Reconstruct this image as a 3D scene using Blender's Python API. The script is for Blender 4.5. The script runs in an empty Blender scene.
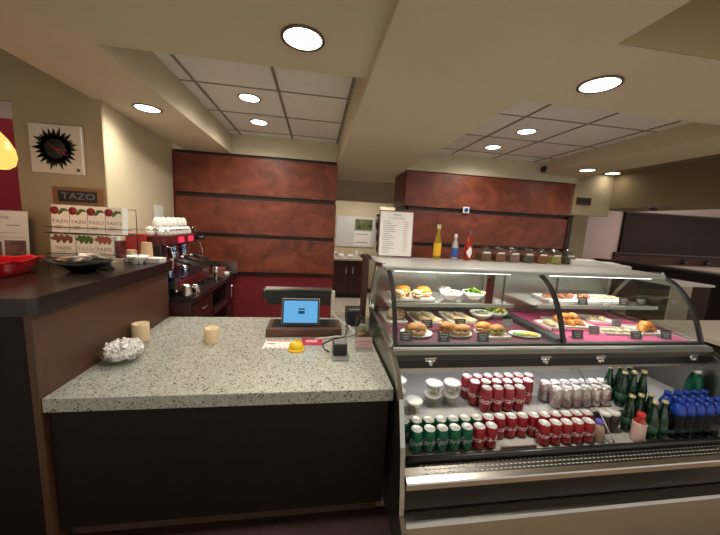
import bpy, bmesh, math, random
from mathutils import Matrix, Vector, noise
random.seed(7)
PI = math.pi
S = bpy.context.scene
COL = S.collection

# ------------------------------------------------------------------ materials
def new_mat(name):
    m = bpy.data.materials.new(name); m.use_nodes = True
    nt = m.node_tree; b = nt.nodes['Principled BSDF']
    return m, nt, b

def mat(name, col, rough=0.5, metal=0.0, var=0.0, scale=8.0, bump=0.0, bscale=60.0, spec=0.5, emit=None, estr=0.0, stretch=None, coat=0.0, alpha=1.0, trans=0.0):
    m, nt, b = new_mat(name)
    b.inputs['Base Color'].default_value = (*col, 1)
    b.inputs['Roughness'].default_value = rough
    b.inputs['Metallic'].default_value = metal
    b.inputs['Specular IOR Level'].default_value = spec
    b.inputs['Coat Weight'].default_value = coat
    b.inputs['Transmission Weight'].default_value = trans
    if emit:
        b.inputs['Emission Color'].default_value = (*emit, 1)
        b.inputs['Emission Strength'].default_value = estr
    tc = nt.nodes.new('ShaderNodeTexCoord')
    mp = nt.nodes.new('ShaderNodeMapping'); nt.links.new(tc.outputs['Object'], mp.inputs['Vector'])
    if stretch: mp.inputs['Scale'].default_value = stretch
    if var > 0:
        n = nt.nodes.new('ShaderNodeTexNoise'); n.inputs['Scale'].default_value = scale; n.inputs['Detail'].default_value = 5
        nt.links.new(mp.outputs['Vector'], n.inputs['Vector'])
        r = nt.nodes.new('ShaderNodeValToRGB')
        r.color_ramp.elements[0].position = 0.3; r.color_ramp.elements[1].position = 0.7
        r.color_ramp.elements[0].color = (*[max(0, c*(1-var)) for c in col], 1)
        r.color_ramp.elements[1].color = (*[min(1, c*(1+var)) for c in col], 1)
        nt.links.new(n.outputs['Fac'], r.inputs['Fac']); nt.links.new(r.outputs['Color'], b.inputs['Base Color'])
    if bump > 0:
        n2 = nt.nodes.new('ShaderNodeTexNoise'); n2.inputs['Scale'].default_value = bscale; n2.inputs['Detail'].default_value = 3
        nt.links.new(mp.outputs['Vector'], n2.inputs['Vector'])
        bp = nt.nodes.new('ShaderNodeBump'); bp.inputs['Strength'].default_value = bump; bp.inputs['Distance'].default_value = 0.01
        nt.links.new(n2.outputs['Fac'], bp.inputs['Height']); nt.links.new(bp.outputs['Normal'], b.inputs['Normal'])
    return m

def glass_mat(name, tint=(0.95, 0.97, 0.96), refl=0.5, rough=0.02, ior=1.45, tintmix=0.0):
    m = bpy.data.materials.new(name); m.use_nodes = True
    nt = m.node_tree; nt.nodes.clear()
    out = nt.nodes.new('ShaderNodeOutputMaterial')
    t = nt.nodes.new('ShaderNodeBsdfTransparent'); t.inputs['Color'].default_value = (*tint, 1)
    g = nt.nodes.new('ShaderNodeBsdfGlossy'); g.inputs['Roughness'].default_value = rough; g.inputs['Color'].default_value = (1, 1, 1, 1)
    lw = nt.nodes.new('ShaderNodeLayerWeight'); lw.inputs['Blend'].default_value = .5
    pw = nt.nodes.new('ShaderNodeMath'); pw.operation = 'POWER'; pw.inputs[1].default_value = 4.5
    ma = nt.nodes.new('ShaderNodeMath'); ma.operation = 'MULTIPLY_ADD'; f0 = ((ior-1)/(ior+1))**2
    ma.inputs[1].default_value = .8; ma.inputs[2].default_value = f0*.8
    nt.links.new(lw.outputs['Facing'], pw.inputs[0]); nt.links.new(pw.outputs[0], ma.inputs[0])
    mx = nt.nodes.new('ShaderNodeMixShader')
    nt.links.new(ma.outputs[0], mx.inputs['Fac'])
    nt.links.new(t.outputs['BSDF'], mx.inputs[1]); nt.links.new(g.outputs['BSDF'], mx.inputs[2])
    nt.links.new(mx.outputs['Shader'], out.inputs['Surface'])
    return m

def panel_wood_mat():
    m, nt, b = new_mat('mottled_red_wood')
    tc = nt.nodes.new('ShaderNodeTexCoord')
    mp = nt.nodes.new('ShaderNodeMapping'); mp.inputs['Scale'].default_value = (1, 1, 1.6)
    nt.links.new(tc.outputs['Object'], mp.inputs['Vector'])
    n = nt.nodes.new('ShaderNodeTexNoise'); n.inputs['Scale'].default_value = 3.2; n.inputs['Detail'].default_value = 8; n.inputs['Roughness'].default_value = .62; n.inputs['Distortion'].default_value = 1.1
    nt.links.new(mp.outputs['Vector'], n.inputs['Vector'])
    r = nt.nodes.new('ShaderNodeValToRGB'); e = r.color_ramp.elements
    e[0].position = .28; e[0].color = (.088, .018, .009, 1)
    e[1].position = .72; e[1].color = (.27, .068, .036, 1)
    k = e.new(.5); k.color = (.175, .038, .020, 1)
    nt.links.new(n.outputs['Fac'], r.inputs['Fac']); nt.links.new(r.outputs['Color'], b.inputs['Base Color'])
    b.inputs['Roughness'].default_value = .42
    return m

def granite_mat():
    m, nt, b = new_mat('speckled_stone')
    tc = nt.nodes.new('ShaderNodeTexCoord')
    v = nt.nodes.new('ShaderNodeTexVoronoi'); v.inputs['Scale'].default_value = 150
    nt.links.new(tc.outputs['Object'], v.inputs['Vector'])
    sep = nt.nodes.new('ShaderNodeSeparateColor'); nt.links.new(v.outputs['Color'], sep.inputs['Color'])
    cr = nt.nodes.new('ShaderNodeValToRGB'); cr.color_ramp.interpolation = 'CONSTANT'
    e = cr.color_ramp.elements
    e[0].position = 0; e[0].color = (.10, .07, .05, 1)
    e[1].position = .06; e[1].color = (.33, .28, .20, 1)
    for p, c in ((.14, (.46, .47, .425)), (.5, (.51, .52, .47)), (.78, (.44, .45, .40)), (.9, (.60, .61, .58))):
        k = e.new(p); k.color = (*c, 1)
    nt.links.new(sep.outputs['Red'], cr.inputs['Fac'])
    n = nt.nodes.new('ShaderNodeTexNoise'); n.inputs['Scale'].default_value = 30; n.inputs['Detail'].default_value = 6
    nt.links.new(tc.outputs['Object'], n.inputs['Vector'])
    mx = nt.nodes.new('ShaderNodeMix'); mx.data_type = 'RGBA'; mx.blend_type = 'MULTIPLY'; mx.inputs['Factor'].default_value = .35
    nt.links.new(cr.outputs['Color'], mx.inputs['A']); nt.links.new(n.outputs['Fac'], mx.inputs['B'])
    nt.links.new(mx.outputs['Result'], b.inputs['Base Color'])
    b.inputs['Roughness'].default_value = .22
    return m

def steel(name, col=(.55, .54, .52), rough=.28, stretch=(1, 60, 60)):
    m = mat(name, col, rough, 1.0, var=.12, scale=6, stretch=stretch)
    return m

def emis(name, col, s):
    m = bpy.data.materials.new(name); m.use_nodes = True; nt = m.node_tree; nt.nodes.clear()
    o = nt.nodes.new('ShaderNodeOutputMaterial'); e = nt.nodes.new('ShaderNodeEmission')
    e.inputs['Color'].default_value = (*col, 1); e.inputs['Strength'].default_value = s
    nt.links.new(e.outputs['Emission'], o.inputs['Surface']); return m

def floor_mat():
    m, nt, b = new_mat('beige_floor_tile')
    tc = nt.nodes.new('ShaderNodeTexCoord')
    br = nt.nodes.new('ShaderNodeTexBrick'); br.offset = 0; br.inputs['Scale'].default_value = 1
    br.inputs['Brick Width'].default_value = .305; br.inputs['Row Height'].default_value = .305; br.inputs['Mortar Size'].default_value = .004
    br.inputs['Color1'].default_value = (.60, .53, .44, 1); br.inputs['Color2'].default_value = (.56, .49, .40, 1); br.inputs['Mortar'].default_value = (.25, .2, .16, 1)  # mostly unseen floor, coloured pale to bounce light onto the ceiling
    nt.links.new(tc.outputs['Object'], br.inputs['Vector']); nt.links.new(br.outputs['Color'], b.inputs['Base Color'])
    b.inputs['Roughness'].default_value = .4
    return m

M = {}
M['soffit'] = mat('cream_ceiling_paint', (.60, .53, .40), .85, var=.03, scale=2, bump=.05, bscale=200)
M['olive'] = mat('olive_wall_paint', (.40, .325, .21), .8, var=.03, scale=3, bump=.06, bscale=180)
M['wall'] = mat('cream_wall_paint', (.56, .49, .345), .8, var=.03, scale=3, bump=.06, bscale=180)
M['pink'] = mat('pale_pink_wall_paint', (.55, .44, .42), .8, var=.03, scale=2)
M['tile'] = mat('white_acoustic_tile', (.80, .775, .75), .9, var=.06, scale=60, bump=.25, bscale=160)
M['grid'] = mat('grey_ceiling_grid', (.23, .21, .185), .6)
M['wood'] = panel_wood_mat()
M['reveal'] = mat('black_brown_reveal', (.022, .011, .008), .5)
M['dado'] = mat('deep_red_wall_paint', (.20, .012, .022), .6, var=.06, scale=3)
M['red'] = mat('crimson_wall_paint', (.42, .02, .05), .6, var=.05, scale=3)
M['floor'] = floor_mat()
M['cabdark'] = mat('espresso_laminate', (.012, .006, .0045), .55, spec=.25, var=.15, scale=5, stretch=(1, 1, 14))
M['cabside'] = mat('brown_laminate', (.085, .040, .022), .45, var=.12, scale=5, stretch=(14, 14, 1))
M['cabred'] = mat('dark_cherry_laminate', (.045, .010, .010), .4, var=.12, scale=6, stretch=(1, 1, 10))
M['slab'] = mat('dark_bar_laminate', (.020, .013, .012), .25, var=.15, scale=40)
M['granite'] = granite_mat()
M['skirt'] = mat('brown_base_wood', (.06, .033, .022), .6, spec=.3, var=.12, scale=6, stretch=(8, 1, 1))
M['steel'] = steel('brushed_steel')
M['steeldk'] = steel('dark_brushed_steel', (.30, .29, .275), .32)
M['railgrey'] = mat('grey_rail_enamel', (.12, .112, .10), .4, .2)
M['railbrown'] = mat('dark_bronze_rail', (.035, .028, .022), .35, .3)
M['framesteel'] = steel('grey_frame_steel', (.42, .42, .40), .22)
M['lipdark'] = steel('dark_lip_steel', (.12, .115, .105), .35)
M['chrome'] = mat('chrome', (.75, .75, .74), .08, 1.0)
M['white'] = mat('white_enamel', (.74, .73, .70), .35)
M['ledge'] = mat('white_case_ledge', (.47, .48, .47), .3)
M['porc'] = mat('white_porcelain', (.80, .79, .76), .18, coat=.4)
M['paper'] = mat('white_paper', (.78, .76, .74), .8)
M['pinkpaper'] = mat('pink_paper', (.62, .40, .40), .8)
M['ink'] = mat('grey_ink', (.16, .14, .14), .8)
M['redink'] = mat('dull_red_ink', (.42, .16, .15), .8)
M['black'] = mat('black_plastic', (.012, .012, .013), .35)
M['blackmat'] = mat('matte_black_rubber', (.012, .012, .012), .7)
M['greyp'] = mat('grey_plastic', (.20, .20, .21), .45)
M['glass'] = glass_mat('clear_glass', (.90, .93, .91), ior=1.42)
M['jarglass'] = glass_mat('jar_glass', (.86, .89, .87), ior=1.5)
M['lidglass'] = glass_mat('thick_lid_glass', (.50, .50, .47), ior=2.2)
M['acryl'] = glass_mat('clear_acrylic', (.95, .96, .96), ior=1.35)
M['lens'] = emis('lit_lamp_lens', (1, .93, .80), 6)
M['tube'] = emis('lit_tube', (1, .97, .92), 5)
M['tube2'] = emis('dim_lit_tube', (1, .97, .92), 2.2)
M['trimring'] = mat('bronze_trim_ring', (.20, .15, .11), .3, .8)
M['interior'] = mat('pale_grey_case_liner', (.50, .49, .48), .45)
M['shelfgrey'] = mat('grey_shelf_enamel', (.42, .42, .42), .4)
M['cloth'] = mat('magenta_deck_cloth', (.46, .045, .15), .8, var=.1, scale=10)
M['cloth2'] = mat('maroon_deck_cloth', (.12, .014, .035), .8, var=.1, scale=10)
M['cangreen'] = mat('green_can_paint', (.0, .095, .045), .3, .35)
M['canred'] = mat('red_can_paint', (.27, .007, .014), .3, .3)
M['canpink'] = mat('faded_red_can_paint', (.32, .035, .05), .3, .4, var=.35, scale=45)
M['cansilver'] = mat('silver_can_paint', (.58, .50, .49), .3, .75, var=.22, scale=40)
M['alu'] = mat('bare_aluminium', (.80, .80, .80), .4, .45)
M['letter'] = mat('white_lettering', (.80, .80, .78), .5)
M['letterg'] = mat('pale_grey_lettering', (.42, .42, .42), .5)
M['letterb'] = mat('charcoal_lettering', (.06, .06, .06), .6)
M['bottle'] = mat('dark_green_glass', (.002, .030, .010), .08, 0, coat=.5)
M['greenlabel'] = mat('muted_green_label', (.012, .065, .035), .5)
M['cap'] = mat('pale_gold_cap', (.62, .55, .28), .35, .3)
M['bluecap'] = mat('blue_cap_plastic', (.012, .055, .42), .4)
M['waterbottle'] = glass_mat('water_bottle_plastic', (.42, .48, .54), ior=1.4)
M['pinkjuice'] = mat('pink_drink', (.62, .42, .40), .3)
M['redcap'] = mat('red_cap_plastic', (.62, .03, .03), .4)
M['coffee'] = mat('dark_coffee_drink', (.035, .022, .018), .25)
M['purple'] = mat('violet_cap_plastic', (.12, .10, .48), .4)
M['milktea'] = mat('beige_drink', (.34, .24, .17), .35)
M['bread'] = mat('golden_bread', (.44, .175, .035), .6, var=.35, scale=14, bump=.4, bscale=40)
M['breadpale'] = mat('pale_flatbread', (.60, .44, .25), .7, var=.3, scale=22, bump=.3, bscale=60)
M['pastry'] = mat('orange_pastry', (.58, .21, .03), .45, var=.4, scale=26, bump=.5, bscale=60)
M['brownpastry'] = mat('brown_pastry', (.26, .085, .03), .5, var=.4, scale=26, bump=.5, bscale=60)
M['ham'] = mat('pale_sandwich_filling', (.55, .40, .24), .6, var=.4, scale=40)
M['lettuce'] = mat('lettuce', (.22, .36, .05), .5, var=.5, scale=25)
M['egg'] = mat('yellow_fruit', (.75, .47, .05), .5, var=.2, scale=20)
M['sand'] = mat('creamy_salad', (.60, .52, .38), .6, var=.35, scale=50, bump=.6, bscale=90)
M['tagblk'] = mat('black_price_card', (.016, .016, .018), .6)
M['chalk'] = mat('chalk_writing', (.38, .38, .38), .8)
M['wax'] = mat('cream_wax', (.74, .57, .36), .5)
M['bowlglass'] = glass_mat('bowl_glass', (.93, .93, .93), ior=1.75)
M['crumple'] = mat('white_wrapper', (.80, .78, .77), .35)
M['wooddk'] = mat('walnut_wood', (.085, .04, .022), .5, var=.25, scale=6, stretch=(1, 12, 12))
M['screen'] = emis('lit_blue_screen', (.16, .48, .85), .45)
M['icon'] = emis('dark_screen_icon', (.02, .10, .22), .3)
M['iconlt'] = emis('pale_screen_icon', (.45, .75, .95), .4)
M['bell'] = mat('yellow_bell_enamel', (.80, .52, .01), .3, coat=.3)
M['cable'] = mat('white_cable', (.62, .60, .56), .5)
M['tagred'] = mat('red_printing', (.45, .02, .06), .5)
M['ceramred'] = mat('bright_red_ceramic', (.55, .006, .018), .22, coat=.4)
M['bowlblk'] = mat('black_glazed_bowl', (.010, .012, .016), .22)
M['kraft'] = mat('brown_paper_cup', (.36, .25, .14), .8)
M['machred'] = mat('red_machine_enamel', (.36, .010, .014), .25, coat=.4)
M['machdk'] = mat('dark_machine_red', (.11, .012, .014), .3, coat=.3)
M['bluesteel'] = mat('bluish_polished_steel', (.42, .55, .78), .15, 1.0)  # blue reflected light is put into the steel colour
M['redled'] = emis('lit_red_button', (1, .05, .12), .5)
M['canvas'] = mat('white_canvas', (.68, .62, .54), .8)
M['flower'] = mat('black_green_paint', (.020, .022, .014), .7, var=.4, scale=30)
M['plaqueink'] = mat('dim_grey_lettering', (.20, .19, .19), .6)
M['frame'] = mat('oak_frame', (.22, .10, .04), .5, var=.2, scale=8, stretch=(1, 8, 8))
M['menuframe'] = mat('maroon_menu_border', (.14, .05, .05), .5)
M['yellowl'] = mat('yellow_label', (.75, .42, .01), .4)
M['amber'] = mat('amber_sauce', (.30, .20, .02), .1, coat=.4)
M['bluel'] = mat('blue_label', (.03, .10, .42), .5)
M['hotsauce'] = mat('red_sauce', (.34, .02, .01), .12, coat=.4)
M['spicebrown'] = mat('brown_spice', (.17, .075, .03), .8, var=.3, scale=50)
M['spicered'] = mat('rust_spice', (.24, .07, .03), .8, var=.3, scale=50)
M['spicepink'] = mat('dull_pink_spice', (.26, .14, .11), .8, var=.3, scale=50)
M['spicegold'] = mat('mustard_spice', (.42, .32, .07), .8, var=.3, scale=50)
M['spicedark'] = mat('dark_spice', (.09, .06, .04), .8, var=.3, scale=50)
M['vent'] = mat('brown_vent_metal', (.10, .07, .045), .5, .3)
M['board'] = mat('white_board', (.60, .62, .60), .3)
M['photo'] = mat('green_landscape_print', (.10, .12, .05), .6, var=.8, scale=9)
M['foodphoto'] = mat('plum_photo_print', (.20, .10, .10), .6, var=.6, scale=12)
M['farpanel'] = mat('dark_far_panel', (.024, .014, .013), .7, spec=.15, var=.15, scale=2)
M['farpanel2'] = mat('brown_far_panel', (.055, .030, .024), .7, spec=.15, var=.15, scale=2)
M['beige'] = mat('beige_counter', (.52, .44, .36), .5)
M['casebase'] = mat('tan_case_kick', (.36, .265, .18), .45, var=.06, scale=3)
M['amberglass'] = mat('orange_shade_glass', (.80, .30, .05), .25, emit=(1, .42, .10), estr=.75)
M['bulb'] = emis('lit_bulb', (1, .62, .25), 8)
M['orange'] = mat('orange_plastic', (.65, .12, .02), .5)
M['tip'] = mat('folded_notes', (.42, .42, .33), .8, var=.4, scale=30)
M['coins'] = mat('copper_coins', (.36, .20, .09), .4, .5, var=.3, scale=80)
M['sugar'] = mat('white_packet_paper', (.74, .70, .66), .7)
M['brownpkt'] = mat('brown_packet_paper', (.32, .22, .13), .7)

# ------------------------------------------------------------------ geometry helper
class MB:
    def __init__(s): s.bm = bmesh.new(); s.mi = 0; s.sm = False
    def _fin(s, fs):
        for f in fs: f.material_index = s.mi; f.smooth = s.sm
        return s
    def box(s, x0, x1, y0, y1, z0, z1, rot=None, bev=0.0):
        c = Vector(((x0+x1)/2, (y0+y1)/2, (z0+z1)/2))
        mtx = Matrix.Translation(c) @ (rot.to_4x4() if rot else Matrix()) @ Matrix.Diagonal((x1-x0, y1-y0, z1-z0, 1))
        r = bmesh.ops.create_cube(s.bm, size=1, matrix=mtx)
        vs = r['verts']; fs = {f for v in vs for f in v.link_faces}
        s._fin(fs)
        if bev > 0:
            es = list({e for v in vs for e in v.link_edges})
            q = bmesh.ops.bevel(s.bm, geom=es, offset=bev, segments=2, affect='EDGES', profile=.5)
            s._fin(q['faces'])
        return s
    def rings(s, rings, close=True, cap0=True, cap1=True):
        vv = [[s.bm.verts.new(p) for p in r] for r in rings]
        n = len(rings[0]); fs = []
        for a, b in zip(vv, vv[1:]):
            for i in range(n if close else n-1):
                j = (i+1) % n
                try: fs.append(s.bm.faces.new((a[i], a[j], b[j], b[i])))
                except ValueError: pass
        if cap0 and n > 2: fs.append(s.bm.faces.new(list(reversed(vv[0]))))
        if cap1 and n > 2: fs.append(s.bm.faces.new(vv[-1]))
        return s._fin(fs)
    def lathe(s, prof, seg=20, c=(0, 0, 0), sx=1.0, sy=1.0, mtx=None, wob=None):
        rings = []
        for r, z in prof:
            ring = []
            for k in range(seg):
                a = 2*PI*k/seg; rr = r*(1+(wob(a, z) if wob else 0))
                p = Vector((c[0]+rr*sx*math.cos(a), c[1]+rr*sy*math.sin(a), c[2]+z))
                ring.append(mtx @ p if mtx else p)
            rings.append(ring)
        s.sm, o = True, s.sm
        s.rings(rings, True, prof[0][0] > 1e-5, prof[-1][0] > 1e-5); s.sm = o
        return s
    def cyl(s, p0, p1, r0, r1=None, seg=14):
        p0 = Vector(p0); p1 = Vector(p1); r1 = r0 if r1 is None else r1
        d = (p1-p0).normalized(); u = d.orthogonal().normalized(); w = d.cross(u)
        rr = [[p + (u*math.cos(2*PI*k/seg)+w*math.sin(2*PI*k/seg))*r for k in range(seg)] for p, r in ((p0, r0), (p1, r1))]
        o = s.sm; s.sm = seg > 8; s.rings(rr); s.sm = o
        return s
    def tube(s, pts, r, seg=8):
        pts = [Vector(p) for p in pts]; rings = []; u = None
        for i, p in enumerate(pts):
            d = (pts[min(i+1, len(pts)-1)]-pts[max(i-1, 0)]).normalized()
            u = d.orthogonal().normalized() if u is None else (u-d*u.dot(d)).normalized()
            w = d.cross(u); rad = r(i/(len(pts)-1)) if callable(r) else r
            rings.append([p+(u*math.cos(2*PI*k/seg)+w*math.sin(2*PI*k/seg))*rad for k in range(seg)])
        o = s.sm; s.sm = True; s.rings(rings); s.sm = o
        return s
    def prism(s, poly, ax, a, b):
        def P(q, t):
            return Vector((t, q[0], q[1])) if ax == 'x' else Vector((q[0], t, q[1])) if ax == 'y' else Vector((q[0], q[1], t))
        A = [s.bm.verts.new(P(q, a)) for q in poly]; B = [s.bm.verts.new(P(q, b)) for q in poly]
        n = len(poly); fs = [s.bm.faces.new(A), s.bm.faces.new(list(reversed(B)))]
        for i in range(n): fs.append(s.bm.faces.new((A[i], B[i], B[(i+1) % n], A[(i+1) % n])))
        s._fin(fs); return s
    def ribbon(s, line, th, ax, a, b):
        # a strip of thickness th that follows a 2-D line, extruded along ax
        pts = [Vector(p) for p in line]; L = []; R = []
        for i, p in enumerate(pts):
            d = (pts[min(i+1, len(pts)-1)]-pts[max(i-1, 0)]).normalized(); n = Vector((-d.y, d.x))
            L.append(p+n*th/2); R.append(p-n*th/2)
        for i in range(len(pts)-1): s.prism([L[i], L[i+1], R[i+1], R[i]], ax, a, b)
        bmesh.ops.remove_doubles(s.bm, verts=s.bm.verts, dist=1e-6)
        return s
    def ball(s, c, r, sc=(1, 1, 1), rot=None, seg=16, rings=10, nz=0.0, nf=6.0, seed=0):
        q = bmesh.ops.create_uvsphere(s.bm, u_segments=seg, v_segments=rings, radius=r)
        mt = Matrix.Translation(c) @ (rot.to_4x4() if rot else Matrix()) @ Matrix.Diagonal((*sc, 1))
        for v in q['verts']:
            if nz: v.co *= 1+nz*noise.noise(v.co.normalized()*nf*.3+Vector((seed*3.1, seed*1.7, 0)))
            v.co = mt @ v.co
        o = s.sm; s.sm = True; s._fin({f for v in q['verts'] for f in v.link_faces}); s.sm = o
        return s
    def poly(s, pts): s._fin([s.bm.faces.new([s.bm.verts.new(p) for p in pts])]); return s
    def text(s, txt, size, mtx, ext=.0004, wrap=None, shear=0.0, align='CENTER', sxy=1.0):
        c = bpy.data.curves.new('lettering', 'FONT'); c.body = txt; c.size = size; c.extrude = ext; c.align_x = align; c.align_y = 'CENTER'; c.shear = shear; c.resolution_u = 2
        o = bpy.data.objects.new('lettering', c)
        me = bpy.data.meshes.new_from_object(o)
        vs = []
        for v in me.vertices:
            p = Vector((v.co.x*sxy, v.co.y, v.co.z))
            if wrap:
                a = p.x/wrap; rr = wrap+p.z
                p = Vector((rr*math.sin(a), -rr*math.cos(a), p.y)); vs.append(s.bm.verts.new(mtx @ p))
            else: vs.append(s.bm.verts.new(mtx @ p))
        fs = []
        for f in me.polygons:
            try: fs.append(s.bm.faces.new([vs[i] for i in f.vertices]))
            except ValueError: pass
        s._fin(fs)
        bpy.data.objects.remove(o); bpy.data.curves.remove(c); bpy.data.meshes.remove(me)
        return s
    def mesh(s, name, mats):
        bmesh.ops.recalc_face_normals(s.bm, faces=s.bm.faces)
        me = bpy.data.meshes.new(name); s.bm.to_mesh(me); s.bm.free()
        for m in (mats if isinstance(mats, (list, tuple)) else [mats]): me.materials.append(M[m])
        return me

RX = lambda a: Matrix.Rotation(a, 3, 'X')
RY = lambda a: Matrix.Rotation(a, 3, 'Y')
RZ = lambda a: Matrix.Rotation(a, 3, 'Z')
UP = Matrix.Rotation(PI/2, 4, 'X')     # text standing upright, facing -Y

def link(o, parent=None):
    COL.objects.link(o)
    if parent: o.parent = parent
    return o
def props(o, label=None, cat=None, group=None, kind=None):
    if label: o['label'] = label
    if cat: o['category'] = cat
    if group: o['group'] = group
    if kind: o['kind'] = kind
    return o
def thing(name, label, cat, loc=(0, 0, 0), rz=0, group=None, rx=0, ry=0):
    o = bpy.data.objects.new(name, None); o.empty_display_size = .05
    o.location = loc; o.rotation_euler = (rx, ry, rz); link(o)
    return props(o, label, cat, group)
def part(name, mb, mats, parent, label=None, kind=None):
    o = link(bpy.data.objects.new(name, mb.mesh(name, mats)), parent)
    return props(o, label, None, None, kind)
def single(name, mb, mats, label, cat, loc=(0, 0, 0), rz=0, group=None, kind=None):
    o = link(bpy.data.objects.new(name, mb.mesh(name, mats))); o.location = loc; o.rotation_euler = (0, 0, rz)
    return props(o, label, cat, group, kind)
def struct(name, mb, mats, label=None):
    o = link(bpy.data.objects.new(name, mb.mesh(name, mats)))
    return props(o, label, None, None, 'structure')
def dup(root, loc, rz=None, label=None, group=None):
    r = root.copy(); COL.objects.link(r); r.location = loc
    if rz is not None: r.rotation_euler = (r.rotation_euler[0], r.rotation_euler[1], rz)
    if label: r['label'] = label
    if group: r['group'] = group
    for ch in list(root.children):
        c = ch.copy(); COL.objects.link(c); c.parent = r
        for g in list(ch.children):
            d = g.copy(); COL.objects.link(d); d.parent = c
    return r
ORD = ['first', 'second', 'third', 'fourth', 'fifth', 'sixth', 'seventh', 'eighth', 'ninth', 'tenth', 'eleventh', 'twelfth']
def lamp(kind, loc, energy, col=(1, .92, .77), size=.1, rot=(0, 0, 0), parent=None, spot=None, sy=None):
    l = bpy.data.lights.new('lamp', kind); l.energy = energy; l.color = col
    if kind == 'AREA':
        l.size = size
        if sy: l.shape = 'RECTANGLE'; l.size_y = sy
    else: l.shadow_soft_size = size
    if spot: l.spot_size = spot; l.spot_blend = 1.0
    o = bpy.data.objects.new('lamp', l); o.location = loc; o.rotation_euler = rot; link(o, parent)
    return o

# ------------------------------------------------------------------ camera
def setup_camera():
    yaw, pitch, roll = 0.149830, 0.142572, -0.0537900
    cy, sy, cp, sp = math.cos(yaw), math.sin(yaw), math.cos(pitch), math.sin(pitch)
    f = Vector((sy*cp, cy*cp, -sp)); r = Vector((cy, -sy, 0)); d = f.cross(r)
    r2 = r*math.cos(roll)+d*math.sin(roll); d2 = -r*math.sin(roll)+d*math.cos(roll)
    cam = bpy.data.cameras.new('camera'); cam.sensor_width = 36; cam.lens = 300.415/720*36; cam.clip_start = .02
    o = bpy.data.objects.new('camera', cam); COL.objects.link(o)
    m = Matrix((( r2.x, -d2.x, -f.x, 0), (r2.y, -d2.y, -f.y, 0), (r2.z, -d2.z, -f.z, 1.67), (0, 0, 0, 1)))
    o.matrix_world = m
    S.camera = o
setup_camera()

# ------------------------------------------------------------------ room shell
struct('floor', MB().box(-5, 14, -3, 9, -.05, 0), 'floor')
M['mat'] = mat('dark_red_rubber_mat', (.035, .012, .012), .7, var=.2, scale=30)
single('floor_mat', MB().box(-2.4, 2.8, .75, 1.53, .0005, .009), 'mat', 'dark red floor mat in front of the counter and case', 'mat')
M['umber2'] = mat('dull_olive_ceiling_paint', (.45, .36, .21), .85, var=.03, scale=2)  # shade of the near recess, put into the ceiling colour
M['umber'] = mat('umber_ceiling_paint', (.22, .165, .09), .85, var=.03, scale=2)  # dimness of the channel and bulkhead face, put into their colour
Z1, ZB, ZT, ZN = 2.44, 2.40, 2.67, 3.0
c = MB().box(-1.58, .244, 1.14, 1.715, Z1, ZN).box(-1.58, -1.05, 1.715, 4.0, Z1, ZN).box(-1.8, .244, 4.0, 5.4, Z1, ZN)
struct('ceiling', c, 'soffit')
struct('ceiling', MB().box(.244, 1.11, -2.5, 5.4, ZB, ZN), 'soffit')
c = MB().box(1.11, 6.5, 1.113, 1.65, ZB, ZN).box(1.11, 3.74, 4.0, 5.4, ZB+.02, ZN).box(3.11, 3.74, 1.65, 4.0, 2.51, ZN)
struct('ceiling', c, 'soffit')
struct('ceiling', MB().box(1.11, 14, .5, 1.113, 2.62, ZN).box(1.111, 14, 1.108, 1.1125, 2.405, 2.62), 'umber2')  # thin sheet carries the painted shade across the far face
struct('ceiling', MB().box(1.11, 14, -2.5, .5, ZB, ZN).box(-5, .244, -2.5, .4, Z1, ZN), 'soffit')  # unseen slabs, added to keep light out of the near recess
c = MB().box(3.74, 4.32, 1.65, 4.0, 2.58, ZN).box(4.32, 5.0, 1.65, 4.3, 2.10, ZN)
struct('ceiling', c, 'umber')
struct('ceiling', MB().box(-5, .244, -2.5, 1.14, 2.95, ZN).box(-5, -1.58, 1.14, 2.5, 2.95, ZN).box(5.0, 14, 1.65, 9, 2.9, ZN), 'soffit')
struct('ceiling', MB().box(.2, 4.0, 5.4, 8, 2.45, 2.5), 'soffit')

def tile_grid(x0, x1, y0, y1, xs, ys):
    t = MB().box(x0, x1, y0, y1, ZT, ZT+.03)
    struct('ceiling', t, 'tile')
    g = MB()
    for x in xs: g.box(x-.011, x+.011, y0, y1, ZT-.006, ZT)
    for y in ys: g.box(x0, x1, y-.008, y+.008, ZT-.004, ZT)
    struct('ceiling', g, 'grid')
tile_grid(-1.05, .244, 1.715, 4.0, (-.94, -.326, .225), (1.99, 2.6, 3.21, 3.82))
tile_grid(1.11, 3.11, 1.65, 4.0, (1.155, 1.765, 2.375, 2.985), (1.93, 2.54, 3.15, 3.76))

w = MB().box(-2.08, -1.53, 2.5, 2.515, 0, 3.0).box(-4.5, -2.08, 2.5, 2.515, 2.37, 3.0)
struct('wall_front', w, 'olive')
struct('wall_left', MB().prism([(-1.531, 2.517), (-1.72, 4.0), (-1.9, 4.0), (-1.75, 2.517)], 'z', 0, 2.6), 'wall')
struct('wall_red', MB().box(-4.5, -2.0, 2.9, 3.0, 0, 2.35), 'red')
struct('wall_red_top', MB().box(-4.5, -2.0, 2.9, 3.0, 2.35, 3.0), 'pink')
struct('wall_left_far', MB().box(-4.6, -4.5, -2.5, 3.0, 0, 3.0), 'wall')
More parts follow.
